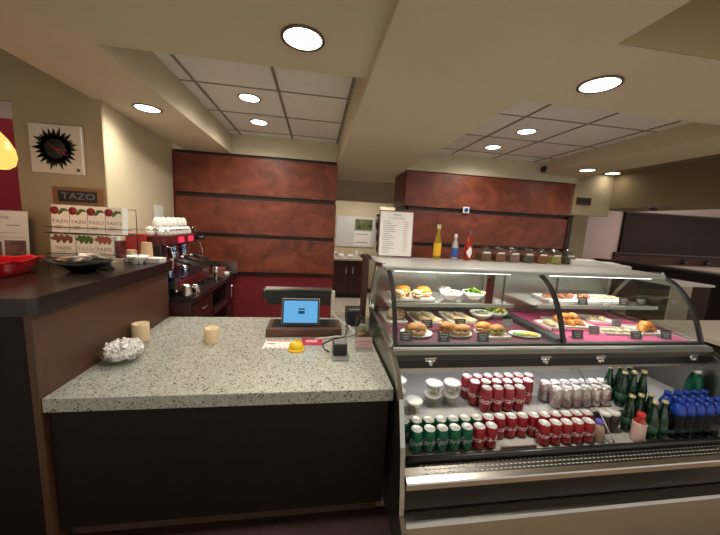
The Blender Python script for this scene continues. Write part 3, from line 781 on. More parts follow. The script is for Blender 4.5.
# left bay, shelf
tray(.70, 2.09, SZ, .30, .24, 'white tray of bagel sandwiches on the upper glass shelf')
for i, (x0, l_) in enumerate(((.64, 'left bagel sandwich on the upper shelf tray'), (.80, 'right bagel sandwich on the upper shelf tray'))): bun(x0, 2.09, SZ+.008, .053, l_, .1+i, seed=10+i, sx=1.05, top='pastry')
for i, (x0, l_) in enumerate(((.585, 'split roll at the front left of the upper shelf tray'), (.72, 'split roll at the front right of the upper shelf tray'))): bun(x0, 2.0, SZ+.008, .036, l_, .1+i, seed=13+i, sx=1.1, top='breadpale')
bowl(1.00, 2.05, SZ, .085, 'white bowl of creamy salad on the upper shelf'); leaves('salad', 1.00, 2.05, SZ+.035, .06, 60, ['sand', 'ham'], 'creamy salad in the upper shelf bowl', 'salad', .018, .013)
bowl(1.19, 2.07, SZ, .085, 'white bowl of green salad on the upper shelf'); leaves('salad', 1.19, 2.07, SZ+.035, .065, 60, ['lettuce', 'lettuce', 'bottle'], 'green leaf salad in the upper shelf bowl', 'salad', .03, .018)
# right bay deck
tray(1.97, 2.0, DZ, .30, .24, 'white tray heaped with orange pastries', -.15)
k = 0
for dx, dy, dz in ((-.09, -.03, 0), (-.03, -.045, 0), (.04, -.04, 0), (-.07, .04, 0), (.0, .045, 0), (.07, .03, 0), (-.04, 0, .035), (.03, .005, .035)):
    croissant(1.97+dx, 2.0+dy, DZ+.007+dz, .10, .030, f'curled orange pastry, {ORD[k]} of the heap on the white tray', random.uniform(0, 3), grp='orange pastries heaped on the tray'); k += 1
tray(2.32, 2.10, DZ, .22, .20, 'white tray of small pale pastries at the back', -.15)
for i, (dx, dy) in enumerate(((-.06, 0), (0, .03), (0, -.04), (.06, .01))): croissant(2.32+dx, 2.10+dy, DZ+.007, .07, .018, f'small pale pastry, {ORD[i]} on the rear white tray', i*.8, 'breadpale', grp='small pastries on the rear tray')
tray(2.19, 1.82, DZ, .28, .15, 'long white tray of flat pastries near the front glass', -.12)
for i in range(4):
    b = MB(); b.ball((0, 0, .01), .03, (1.3, .8, .35), None, 12, 8, nz=.25, seed=i)
    single('flat_pastry', b, 'breadpale', f'flat pale pastry, {ORD[i]} from the left on the long tray', 'pastry', (2.10+.06*i, 1.83-.008*i, DZ+.005), .4*i, 'flat pastries on the long tray')
tray(2.46, 1.84, DZ, .20, .20, 'white tray under the large croissant near the right end', -.12)
croissant(2.455, 1.835, DZ+.007, .19, .046, 'large golden croissant on the tray near the right end', .25)
tray(1.76, 1.95, DZ, .12, .20, 'small white tray beside the black partition', 0)
b = MB(); b.ball((0, 0, .018), .042, (1, 1.4, .45), nz=.25); single('bread_roll', b, 'breadpale', 'pale bread roll on the tray beside the partition', 'bread', (1.76, 1.95, DZ+.005))
for x0, y0, l_, m_ in ((1.755, 1.70, 'dark price card beside the partition on the magenta cloth', 'tagblk'), (1.97, 1.785, 'blue-grey price card in front of the orange pastries', 'greyp'), (2.335, 1.945, 'blue-grey price card in front of the small pastries', 'greyp'), (2.20, 1.685, 'dark price card in front of the long tray', 'tagblk'), (2.45, 1.69, 'dark price card in front of the large croissant', 'tagblk')): tagcard(x0, y0, DZ, l_, -.1, m_)
# right bay shelf
tray(2.02, 2.12, SZ, .46, .20, 'white tray of brown pastries on the right upper shelf')
for i in range(7): croissant(1.84+.06*i, 2.12+.02*math.sin(i*2), SZ+.007, .075, .024, f'brown pastry, {ORD[i]} from the left on the upper shelf tray', .8*i, 'brownpastry', 'pastry', 'brown pastries on the upper shelf')
tray(2.40, 2.14, SZ, .26, .20, 'empty-looking white tray on the right upper shelf')
for i in range(3):
    b = MB(); b.ball((0, 0, .012), .034, (1.2, .9, .35), None, 12, 8, nz=.25, seed=i+3); single('flat_pastry', b, 'breadpale', f'pale pastry, {ORD[i]} from the left on the right shelf tray', 'pastry', (2.33+.07*i, 2.13, SZ+.005), .4*i, 'pale pastries on the right shelf')
for i, x0 in enumerate((2.00, 2.36, 2.52)): tagcard(x0, 1.94, SZ, f'dark price card, {ORD[i]} from the left on the right upper shelf', -.05)

# ------------------------------------------------------------------ on top of the case
TZ = 1.4183
t = thing('menu_holder', 'tall acrylic menu stand with a maroon border on the case top', 'menu', (.635, 2.36, TZ), 0, None, -.05)
part('stand', MB().box(-.145, .145, -.004, .004, 0, .378).box(-.145, .145, -.03, .03, 0, .004), 'acryl', t)
m = MB()
for a in ((-.142, -.134, .006, .374), (.134, .142, .006, .374)): m.box(a[0], a[1], -.0065, -.0045, a[2], a[3])
m.box(-.142, .142, -.0065, -.0045, .366, .374).box(-.142, .142, -.0065, -.0045, .006, .014); part('border', m, 'menuframe', t)
part('sheet', MB().box(-.134, .134, -.006, -.0045, .014, .366), 'paper', t)
m = MB(); m.text('MENU', .022, Matrix.Translation((0, -.0065, .340)) @ UP); m.text('SANDWICHES & SALADS', .012, Matrix.Translation((0, -.0065, .315)) @ UP)
def lines(m, x0, x1, z0, n, dz, y, th=.0035, jit=.5):
    for k in range(n):
        e = x0+(x1-x0)*(1-jit*random.random()); m.box(x0, e, y-.0006, y, z0-k*dz, z0-k*dz+th)
lines(m, -.11, -.0, .288, 16, .0165, -.0062); part('printing', m, 'ink', t)
m = MB(); lines(m, .06, .10, .285, 15, .0165, -.0062, jit=.3); part('price_column', m, 'redink', t)

def sauce(x, y, h, r, body, lab, capm, lb, diamond=False, neck=.4):
    t = thing('sauce_bottle', lb, 'sauce bottle', (x, y, TZ))
    b = MB(); b.lathe([(0, 0), (r*.95, 0), (r, .006), (r, h*.52), (r*.8, h*.62), (r*neck, h*.75), (r*neck, h*.9), (r*neck*.9, h*.9)], 18); part('bottle_body', b, body, t)
    b = MB(); b.lathe([(r*neck*1.25, h*.86), (r*neck*1.35, h*.88), (r*neck*1.2, h), (0, h)], 16); part('bottle_cap', b, capm, t)
    b = MB()
    if diamond:
        for k in range(9):
            pass
        n = 8; pts = []
        rr = r+.0012
        g = [[Vector((rr*math.sin(a), -rr*math.cos(a), h*.28+(v)*h*.20*(1-abs(a)/.95))) for v in (-1, 1)] for a in [(-.95+1.9*i/12) for i in range(13)]]
        b.rings(g, close=False, cap0=False, cap1=False)
    else: b.lathe([(r+.0004, h*.1), (r+.001, h*.11), (r+.001, h*.45), (r+.0004, h*.46)], 18)
    part('bottle_label', b, lab, t)
sauce(1.00, 2.38, .285, .030, 'amber', 'yellowl', 'cap', 'tall sauce bottle with a yellow label on the case top')
sauce(1.155, 2.38, .215, .026, 'letterg', 'bluel', 'porc', 'sauce bottle with a blue label and white cap')
sauce(1.275, 2.38, .245, .032, 'hotsauce', 'porc', 'menuframe', 'red hot sauce bottle with a white diamond label', True)
t0 = None
for i, sp in enumerate(('spicebrown', 'spicered', 'spicepink', 'spicedark', 'spicered', 'spicegold', 'spicedark')):
    nm = ('brown', 'rust red', 'dull pink', 'dark grey', 'orange brown', 'mustard yellow', 'dark brown')[i]
    t = thing('glass_jar', f'square glass jar of {nm} seasoning, {ORD[i]} in the row from the sauce bottles', 'jar', (1.425+.128*i, 2.385-.006*i, TZ), 0, 'seasoning jars on the case top')
    b = MB().box(-.047, .047, -.047, .047, 0, .092, bev=.008); b.lathe([(.036, .092), (.036, .10)], 16); part('jar_body', b, 'jarglass', t)
    part('contents', MB().box(-.043, .043, -.043, .043, .004, .064), sp, t)
    part('jar_label', MB().box(-.03, .03, -.0485, -.0475, .068, .080), 'paper', t)
    b = MB(); b.lathe([(.039, .098), (.041, .10), (.041, .113), (.030, .119), (.012, .121), (.010, .130), (0, .132)], 18); part('jar_lid', b, 'lidglass', t)
for i, (x, y, w, d, h, rz) in enumerate(((2.30, 2.30, .22, .16, .050, -.25), (2.46, 2.25, .16, .14, .040, -.3), (2.36+.22, 2.18, .14, .12, .028, -.25))):
    b = MB()
    for k in range(5): 
        o = random.uniform(-.004, .004); b.box(-w/2+o, w/2+o, -d/2-o, d/2-o, h*k/5+.0004, h*(k+1)/5)
    single('paper_stack', b, 'paper', ('tallest stack of white papers beside the seasoning jars', 'middle stack of white papers on the case top', 'lowest stack of white papers at the right end of the case top')[i], 'papers', (min(x, 2.52), y, TZ), rz)

# ------------------------------------------------------------------ fixtures on the panels
t = thing('wall_sensor', 'small white sensor with a blue emblem on the right wood panelling', 'sensor', (2.04, 3.985, 1.90))
part('housing', MB().box(-.045, .045, -.012, .014, .0, .085, bev=.006), 'white', t)
b = MB(); b.lathe([(.016, 0), (.030, 0), (.030, .002), (.016, .002), (.016, 0)], 20, mtx=Matrix.Translation((0, -.0125, .043)) @ UP); b.lathe([(0, .002), (.008, .002), (.008, 0)], 12, mtx=Matrix.Translation((0, -.0125, .043)) @ UP)
part('emblem', b, 'bluel', t)
t = thing('security_camera', 'small white security camera with a black lens on the bulkhead', 'camera', (3.12, 3.99, 2.565))
b = MB().cyl((.04, 0, .02), (.04, -.05, .02), .035, seg=16); part('mount', b, 'white', t)
b = MB(); b.ball((0, -.055, 0), .050); part('lens_dome', b, 'black', t)
t = thing('air_vent', 'small brown air vent on the cream wall right of the panelling', 'vent', (3.865, 3.995, 2.125))
part('vent_frame', MB().box(-.12, .12, -.008, .004, 0, .105), 'vent', t)
b = MB()
for k in range(6): b.box(-.11, .11, -.012, -.007, .010+k*.015, .019+k*.015, rot=RX(.5))
part('louvres', b, 'reveal', t)

# ------------------------------------------------------------------ register area
CZ = .8105
t = thing('register_base', 'low walnut brown register box under the tablet', 'cash drawer', (-.07, 2.31, CZ))
part('box_body', MB().box(-.275, .285, -.12, .12, 0, .060, bev=.004), 'wooddk', t)
part('top_plate', MB().box(-.24, .25, -.06, .11, .0605, .064), 'black', t)
t = thing('tablet_register', 'tablet register with a lit blue screen on its stand', 'tablet', (-.098, 2.29, CZ+.0645))
part('stand_base', MB().box(-.10, .10, -.05, .10, 0, .012, bev=.004).prism([(-.01, .01), (.07, .01), (.06, .10), (.035, .10)], 'x', -.05, .05), 'black', t)
R = RX(-.22)
part('tablet_body', MB().box(-.144, .144, -.008, .008, .0, .205, rot=R, bev=.005), 'greyp', t)
def onface(mb, x0, x1, z0, z1, y):
    mb.box(x0, x1, y-.0005, y+.0005, z0-.1075, z1-.1075)
    return mb
RM = Matrix.Translation((0, 0, .1025)) @ R.to_4x4()
def tabface(nm, x0, x1, z0, z1, y, m, kind=None):
    b = MB(); b.box(x0, x1, y-.0005, y+.0005, z0, z1); b.bm.transform(RM); part(nm, b, m, t)
tabface('bezel', -.139, .139, -.097, .097, -.0085, 'black')
tabface('screen', -.128, .128, -.084, .084, -.0094, 'screen')
tabface('screen_icon', -.018, .030, -.016, .026, -.0104, 'icon')
tabface('screen_icon', -.016, .028, .008, .013, -.0112, 'iconlt')
t = thing('pos_monitor', 'dark tilted back of a register monitor behind the tablet', 'monitor', (-.12, 2.70, CZ))
part('stand', MB().box(-.12, .12, -.10, .12, 0, .015).box(-.04, .04, -.01, .03, .01, .16), 'greyp', t)
b = MB(); b.prism([(-.01, .245), (.03, .25), (.07, .10), (.04, .095)], 'x', -.30, .27); part('screen_panel', b, 'black', t)
b = MB(); b.prism([(-.016, .242), (.034, .256), (.03, .266), (-.018, .254)], 'x', -.31, .28); part('top_edge', b, 'steel', t)
part('hinge_knob', MB().cyl((-.335, .04, .20), (-.30, .04, .20), .045), 'black', t)
part('side_bracket', MB().box(.275, .31, -.01, .06, 0, .235, bev=.01), 'white', t, 'white side bracket')
# leaflets
def leaflet(x, y, w, d, rz, lb, red):
    t = thing('leaflet', lb, 'leaflet', (x, y, CZ), rz)
    part('sheet', MB().box(-w/2, w/2, -d/2, d/2, 0, .0015), 'tagred' if red else 'paper', t)
    b = MB()
    if red: b.box(-w*.3, w*.25, -d*.1, d*.25, .0015, .0018); part('printing', b, 'pinkpaper', t)
    else:
        for k in range(5): b.box(-w*.42+k*w*.17, -w*.42+k*w*.17+w*.1, -d*.46, -d*.38, .0015, .0018)
        b.box(-w*.46, w*.46, d*.34, d*.46, .0015, .0018).box(-w*.40, -w*.1, d*.02, d*.1, .0015, .0018); part('printing', b, 'tagred', t)
leaflet(-.24, 2.055, .185, .15, -.05, 'white and red leaflet left of the yellow bell', False)
leaflet(-.005, 2.10, .15, .13, 0, 'dark red leaflet right of the yellow bell', True)
t = thing('service_bell', 'yellow service bell on the stone worktop', 'bell', (-.108, 1.965, CZ))
b = MB(); b.lathe([(.0, .0), (.056, 0), (.058, .004), (.056, .012), (.046, .016), (0, .017)], 28); part('base', b, 'bell', t)
b = MB(); b.lathe([(.048, .019), (.049, .022), (.044, .040), (.030, .055), (.012, .062), (0, .063)], 28); part('dome', b, 'bell', t)
b = MB(); b.lathe([(.004, .06), (.004, .070), (.008, .072), (.008, .077), (0, .079)], 14); part('button', b, 'bell', t)
t = thing('card_reader', 'black cube card reader on the worktop beside the jar', 'card reader', (.178, 1.885, CZ))
part('reader_body', MB().box(-.047, .047, -.047, .047, .008, .085, bev=.012), 'black', t)
part('dock', MB().box(-.052, .052, -.105, .05, 0, .008, bev=.003), 'greyp', t, 'grey dock plate')
part('reader_top', MB().box(-.038, .038, -.038, .038, .085, .0865), 'greyp', t)
b = MB(); b.tube([(.11, 1.91, CZ+.008), (.08, 1.96, CZ+.004), (.07, 2.05, CZ+.004), (.14, 2.13, CZ+.004), (.24, 2.15, CZ+.02), (.265, 2.30, CZ+.03), (.28, 2.42, CZ+.03)], .004)
single('black_cable', b, 'black', 'thin black cable from the card reader', 'cable')
b = MB(); b.tube([(.02, 2.14, CZ+.005), (.09, 2.155, CZ+.006), (.17, 2.17, CZ+.012), (.25, 2.18, CZ+.006), (.33, 2.24, CZ+.006), (.29, 2.40, CZ+.006)], .007)
single('white_cable', b, 'cable', 'white cable looping on the worktop behind the card reader', 'cable')
b = MB(); b.tube([(.16, 2.62, CZ+.07), (.20, 2.52, CZ+.05), (.24, 2.45, CZ+.02), (.30, 2.41, CZ+.012), (.30, 2.33, CZ+.008)], .006)
single('white_cable', b, 'cable', 'white cable running down behind the register box', 'cable')
t = thing('receipt_printer', 'black box printer against the case behind the glass jar', 'printer', (.355, 2.50, CZ))
part('printer_body', MB().box(-.075, .075, -.07, .12, 0, .13, bev=.006), 'blackmat', t); part('paper_slot', MB().box(-.05, .05, -.03, .0, .130, .133), 'greyp', t)
t = thing('tip_jar', 'open clear glass jar with folded notes and coins inside', 'jar', (.375, 2.19, CZ))
b = MB(); b.lathe([(0, .0), (.050, 0), (.058, .008), (.058, .11), (.050, .128), (.048, .14), (.054, .146), (.054, .158), (.050, .158), (.045, .14), (.054, .11), (.054, .010), (0, .006)], 24); part('jar_body', b, 'jarglass', t)
b = MB()
for k in range(9): b.box(-.030, .030, -.002, .002, .055, .098, rot=Matrix.Rotation(k*1.1, 3, 'Z') @ Matrix.Rotation(.5*math.sin(k*3), 3, 'Y'))
part('notes', b, 'tip', t)
b = MB(); b.lathe([(0, .008), (.050, .01), (.050, .042), (.03, .05), (0, .05)], 18); part('coins', b, 'coins', t)
t = thing('card_holder', 'small clear acrylic holder with a pink card in front of the jar', 'card holder', (.352, 1.95, CZ))
part('holder', MB().box(-.064, .064, .020, .024, 0, .09).box(-.064, .064, -.035, .024, 0, .004).box(-.064, .064, -.035, -.031, 0, .03), 'acryl', t)
b = MB(); b.box(-.058, .058, .014, .0155, .006, .085); part('card', b, 'pinkpaper', t)
b = MB(); b.text('THANK YOU', .017, Matrix.Translation((0, .0135, .055)) @ UP); b.box(-.03, .03, .0130, .0136, .033, .036); part('printing', b, 'redink', t)

# candles, bowl of wrapped pieces
def candle(x, y, r, h, lb):
    b = MB(); b.lathe([(0, 0), (r, 0), (r*1.02, .004), (r, h*.5), (r*.98, h-.004), (r*.93, h), (r*.80, h-.002), (r*.72, h-.014), (0, h-.018)], 28, wob=lambda a, z: .025*math.sin(2*a+z*9)+.012*math.sin(5*a))
    t = thing('pillar_candle', lb, 'candle', (x, y, CZ)); part('wax', b, 'wax', t)
    w_ = MB(); w_.cyl((0, 0, h-.018), (.002, 0, h-.004), .0015, seg=6); part('wick', w_, 'black', t)
candle(-1.150, 2.13, .050, .125, 'taller cream pillar candle beside the bar side panel')
candle(-.69, 2.10, .044, .105, 'shorter cream pillar candle alone on the worktop')
b = MB(); b.lathe([(0, 0), (.055, 0), (.075, .008), (.105, .035), (.118, .066), (.122, .072), (.116, .070), (.100, .036), (.07, .013), (0, .010)], 32, wob=lambda a, z: .03*math.sin(8*a)*min(1, z/.06))
single('glass_bowl', b, 'bowlglass', 'clear glass bowl holding white wrapped pieces', 'bowl', (-1.088, 1.84, CZ))
PLC = ['near the left rim', 'in the middle', 'near the right rim']
def crumple_mesh(seed):
    b = MB(); b.ball((0, 0, 0), .023, (1.25, 1, .75), None, 10, 8, nz=.9, nf=14, seed=seed)
    for v in b.bm.verts: v.co *= 1+.22*noise.noise(v.co*90+Vector((seed, 0, 0)))
    for f in b.bm.faces: f.smooth = False
    return b
pieces = []
lay = [(.048, .032, 8), (.074, .058, 11), (.044, .064, 7), (.066, .085, 9), (.032, .094, 5), (.0, .112, 1)]
meshes = None; k = 0
for ri, zz, n in lay:
    for q in range(n):
        a = 2*PI*q/n+zz*31
        lb = 'white wrapped piece piled in the clear glass bowl'
        p = (-1.088+ri*math.cos(a), 1.84+ri*math.sin(a), CZ+zz+random.uniform(-.004, .006))
        if k < 4: o = single('wrapped_piece', crumple_mesh(k), 'crumple', lb, 'wrapped piece', p, 0, 'white wrapped pieces in the glass bowl'); pieces.append(o)
        else:
            o = pieces[k % 4].copy(); COL.objects.link(o); o.location = p
        o.rotation_euler = (random.uniform(0, 6), random.uniform(0, 6), random.uniform(0, 6)); k += 1

# ------------------------------------------------------------------ on the bar
BZ = 1.2835
t = thing('tray_basket', 'bright red scalloped ceramic dish at the left end of the bar', 'dish', (-1.90, 1.92, BZ), .2)
def rr(w, d, n=48, p=4):
    out = []
    for k in range(n):
        a = 2*PI*k/n; c_, s_ = math.cos(a), math.sin(a)
        out.append((w*math.copysign(abs(c_)**(2/p), c_), d*math.copysign(abs(s_)**(2/p), s_), a))
    return out
b = MB(); b.sm = True; rings = []
for w_, d_, z_, wb in ((.10, .07, 0, 0), (.23, .155, 0, 0), (.242, .165, .004, 0), (.262, .185, .065, .2), (.275, .20, .082, 1), (.283, .207, .086, 1), (.270, .195, .084, 1), (.252, .177, .066, .2), (.235, .16, .012, 0), (.1, .07, .010, 0)):
    rings.append([Vector((x, y, z_+wb*.006*math.sin(a*12))) for x, y, a in rr(w_, d_)])
b.rings(rings); part('dish_body', b, 'ceramred', t)
b = MB(); b.ball((-.02, 0, .045), .16, (1.1, .75, .16), nz=.3); part('contents', b, 'machdk', t)
b = MB()
for k in range(24):
    a = 2*PI*k/24; r_ = .036
    b.box(-.012, .012, -.006, .004, r_-.012, r_+.010, rot=RY(a)) if False else b.ball((r_*math.cos(a), 0, .03+r_*math.sin(a)), .009, (1, .8, 1), None, 8, 6)
t2 = thing('round_ornament', 'black and silver round object in front of the red dish', 'ornament', (-1.66, 1.70, BZ))
part('studs', b, 'alu', t2)
b = MB(); b.ball((0, .004, .032), .034, (1, .6, 1), None, 14, 10); part('core', b, 'black', t2)
t = thing('sign_holder', 'acrylic sign with a printed page and food photos behind the red dish', 'sign', (-2.10, 2.33, BZ), .12, None, -.06)
part('stand', MB().box(-.17, .17, -.004, .004, 0, .36).box(-.17, .17, -.05, .05, 0, .004), 'acryl', t)
part('page', MB().box(-.165, .165, -.0065, -.0045, .01, .352), 'paper', t)
b = MB(); b.text('COFFEE', .026, Matrix.Translation((.02, -.0068, .305)) @ UP); b.box(-.13, -.06, -.0072, -.0064, .255, .26).box(.05, .12, -.0072, -.0064, .253, .258); b.box(-.14, .14, -.0072, -.0064, .205, .207).box(-.14, .14, -.0072, -.0064, .175, .177); part('printing', b, 'ink', t)
part('photo_print', MB().box(-.155, .02, -.0074, -.0064, .03, .145).box(.035, .15, -.0074, -.0064, .03, .155), 'foodphoto', t)

# tea rack
t = thing('wire_rack', 'thin dark wire rack holding two tiers of tea boxes', 'rack', (-1.56, 2.30, BZ), 0)
b = MB()
for x in (-.225, .245):
    b.tube([(x, .155, 0), (x, .155, .40)], .003, 6); b.tube([(x, -.01, .0), (x, -.01, .055), (x, .155, .055)], .003, 6); b.tube([(x, -.012, .222), (x, .155, .222)], .003, 6)
b.tube([(-.225, .155, .40), (.245, .155, .40)], .003, 6); part('wire_frame', b, 'black', t)
for z_, y_ in ((.085, -.014), (.052, -.01), (.052, .15), (.262, -.014), (.222, -.012), (.222, .15)):
    b = MB(); b.tube([(-.225, y_, z_), (.245+(.06 if z_ > .2 and y_ < 0 else 0), y_, z_)], .003, 6); part('rail', b, 'black', t)
def teabox(x, y, z, w, h, d, lb, pic, tcol, rx, kind):
    t = thing('tea_box', lb, 'tea box', (x, y, z), .02, 'tea boxes on the wire rack', rx)
    b = MB(); b.box(-w/2, w/2, 0, d, 0, h, bev=.002); part('carton', b, 'paper', t)
    b = MB()
    if kind == 0:
        b.mi = 0; b.lathe([(0, .0), (.026, .0), (.026, .001)], 20, mtx=Matrix.Translation((-w*.30, -.0004, h*.80)) @ UP)
        b.mi = 1
        for k in range(4):
            a = .3+k*.35; cx, cz = w*.16, h*.78
            b.ball((cx+.014*math.cos(a*2), -.0008, cz+.012*math.sin(a*3)), .017, (1.3, .06, .45), RY(-a+.6), 10, 6)
        mats = [pic, 'lettuce2']
    else:
        mats = [pic]
        for k in range(9): b.ball((-w*.32+w*.08*k, -.0008, h*.82+.008*math.sin(k*2.1)), .021, (1.2, .06, .6), RY(k), 10, 6)
    part('picture', b, mats, t)
    b = MB(); b.text('TAZO', .030, Matrix.Translation((0, -.0008, h*.40)) @ UP, sxy=1.15)
    part('lettering', b, tcol, t)
    b = MB(); b.box(-w*.28, w*.10, -.001, -.0002, h*.23, h*.25).box(-w*.28, w*.02, -.001, -.0002, h*.15, h*.165); part('printing', b, 'ink', t)
    return t
M['lettuce2'] = mat('dark_leaf_print', (.05, .12, .025), .6)
M['redfruit'] = mat('red_fruit_print', (.22, .018, .02), .6)
M['spiceprint'] = mat('brown_spice_print', (.18, .06, .025), .6)
M['roseprint'] = mat('rose_tea_print', (.30, .075, .055), .6)
for i in range(4):
    teabox(-1.702+.1085*i, 2.302, BZ+.227, .1035, .182, .065, f'white tea box with a red fruit picture, {ORD[i]} from the left on the upper tier', 'redfruit', 'letterb', -.06, 0)
teabox(-1.698, 2.302, BZ+.057, .147, .155, .09, 'white tea box with brown spices, left on the lower tier', 'spiceprint', 'letterb', -.06, 1)
teabox(-1.562, 2.302, BZ+.057, .113, .155, .09, 'white tea box with green leaves, middle of the lower tier', 'lettuce2', 'letterg', -.06, 1)
teabox(-1.448, 2.302, BZ+.057, .108, .155, .09, 'white tea box with rose tea, right on the lower tier', 'roseprint', 'letterb', -.06, 1)
b = MB(); b.box(-.018, .018, -.035, .035, 0, .125, bev=.006); single('tea_packet', b, 'machdk', 'dark red packet at the right end of the lower tea tier', 'packet', (-1.374, 2.36, BZ+.057))
# dark bowl with packets
t = thing('serving_bowl', 'black leaf-shaped bowl filled with paper packets on the bar', 'bowl', (-1.445, 2.10, BZ), .12)
b = MB(); b.sm = True; rings = []
for r_, z_ in ((.045, 0), (.055, .0), (.085, .025), (.125, .052), (.155, .066), (.150, .068), (.12, .057), (.08, .032), (.04, .012)):
    rings.append([Vector((r_*1.15*math.cos(a)*(1+(.10 if math.cos(a) < -.8 and z_ > .05 else 0)), r_*.72*math.sin(a), z_+.012*(r_/.155)**2*math.cos(2*a))) for a in [2*PI*k/36 for k in range(36)]])
b.rings(rings); part('bowl_body', b, 'bowlblk', t)
for i in range(16):
    b = MB(); b.box(-.034, .034, -.022, .022, -.003, .003, bev=.002)
    o = single('paper_packet', b, 'brownpkt' if i < 5 else 'sugar', ('brown' if i < 5 else 'white')+' paper packet lying in the black bowl', 'packet', (-1.54+.012*i if i >= 5 else -1.545+.012*i, 2.10+.03*math.sin(i*2.2), BZ+.066+.010*((i*7) % 3)+(.022 if i > 8 else 0)), 0, ('brown' if i < 5 else 'white')+' paper packets in the black bowl')
    o.rotation_euler = (random.uniform(-.3, .6), random.uniform(-.3, .3), random.uniform(-.5, .5))
b = MB(); b.box(-.03, .03, -.03, .03, 0, .008, bev=.002).tube([(-.03, -.02, .006), (-.01, -.05, .035), (.03, -.03, .03), (.035, .02, .006)], .003); single('wire_caddy', b, 'black', 'small black wire holder beside the black bowl', 'holder', (-1.375, 2.20, BZ))
def cup(x, y, r, h, lb):
    t = thing('paper_cup_stack', lb, 'paper cup', (x, y, BZ))
    b = MB(); b.lathe([(r*1.12, 0), (r*1.12, .006), (r, .01), (r*.80, h-.002), (r*.76, h), (r*.72, h-.004), (0, h-.004)], 24); part('cup_wall', b, 'kraft', t)
    b = MB(); b.lathe([(r*1.10, .0), (r*1.15, .004), (r*1.10, .010)], 24); part('rim', b, 'kraft', t)
cup(-1.425, 2.575, .040, .095, 'shorter brown paper cup upside down at the end of the bar')
cup(-1.335, 2.615, .044, .155, 'taller brown paper cup upside down at the end of the bar')
t = thing('serving_bowl', 'small white footed bowl of packets at the end of the bar', 'bowl', (-1.345, 2.49, BZ))
t.scale = (1.28, 1.28, 1.25)
b = MB(); b.lathe([(0, 0), (.032, 0), (.030, .008), (.055, .030), (.066, .048), (.062, .048), (.05, .03), (0, .018)], 26); part('bowl_body', b, 'porc', t)
b = MB()
for k in range(14): b.ball((.034*math.cos(k*2.4)*math.sqrt(k/14), .034*math.sin(k*2.4)*math.sqrt(k/14), .043), .012, (1, 1, .5), None, 8, 6, nz=.5, seed=k)
part('packets', b, 'sugar', t, 'packets heaped in the bowl', 'stuff')
b = MB()
for k in range(6): b.box(-.055, .055, -.05, .05, .006*k+.0005, .006*k+.005, rot=RZ(.05*math.sin(k*2)))
single('napkin_stack', b, 'paper', 'small stack of white napkins beside the white footed bowl', 'napkins', (-1.265, 2.60, BZ))

# ------------------------------------------------------------------ front wall hangings, pendant
t = thing('wall_art', 'white square canvas of a black spiky flower with red strokes', 'painting', (-1.808, 2.497, 1.912))
part('canvas', MB().box(-.160, .160, -.03, 0, 0, .325, bev=.003), 'canvas', t)
b = MB()
for L_, n, off, w_ in ((.150, 24, 0, .019), (.132, 21, .1, .020)):
    for k in range(n):
        a = 2*PI*k/n+off; q = L_*(.93+.09*math.sin(k*2.7)); c_ = Vector((-.004, 0, .166)); d = Vector((math.cos(a), 0, math.sin(a))); s_ = Vector((-d.z, 0, d.x))
        y = Vector((0, -.0312-(.0004 if n == 22 else 0), 0))
        b.poly([c_+y+d*.05-s_*.014, c_+y+d*q*.72-s_*w_*.62, c_+y+d*q, c_+y+d*q*.72+s_*w_*.62, c_+y+d*.05+s_*.014])
b.lathe([(0, .0018), (.066, .0018), (.066, .0)], 30, mtx=Matrix.Translation((-.004, -.0302, .166)) @ UP)
part('flower_motif', b, 'flower', t)
b = MB()
for a, q in ((-.5, .09), (-.15, .075), (2.5, .05), (-.9, .05)): b.box(0, q, -.0335, -.0326, -.002, .002, rot=RY(-a)) if False else b.prism([(-.004, .164), (-.004+q*math.cos(a), .164+q*math.sin(a)), (-.004+q*math.cos(a)+.001, .168+q*math.sin(a)), (-.004, .168)], 'y', -.0345, -.0330)
part('red_strokes', b, 'tagred', t)
b = MB(); b.box(.118, .140, -.0315, -.0305, .018, .04); part('signature', b, 'ink', t)
t = thing('wooden_plaque', 'oak-framed black sign above the tea boxes', 'sign', (-1.70, 2.497, 1.705), 0)
part('frame', MB().box(-.165, .165, -.018, 0, 0, .115, bev=.004), 'frame', t)
part('panel', MB().box(-.128, .122, -.020, -.017, .014, .092), 'black', t)
b = MB(); b.text('TAZO', .062, Matrix.Translation((.0, -.0205, .053)) @ UP, sxy=1.3); part('lettering', b, 'plaqueink', t)
t = thing('pendant_lamp', 'glowing orange glass pendant lamp at the left edge', 'pendant lamp', (-1.625, 1.80, 1.853))
b = MB(); b.lathe([(.070, 0), (.094, .02), (.103, .06), (.098, .10), (.078, .145), (.045, .19), (.022, .215), (.020, .215), (.043, .188), (.075, .144), (.095, .10), (.099, .06), (.091, .022), (.070, .004)], 30); part('shade', b, 'amberglass', t)
b = MB(); b.ball((0, 0, .075), .034); part('bulb', b, 'bulb', t)
part('cord', MB().cyl((0, 0, .215), (0, 0, 1.09), .004, seg=8), 'black', t)
lamp('POINT', (-1.625, 1.80, 1.83), 2, (1, .6, .25), .03)

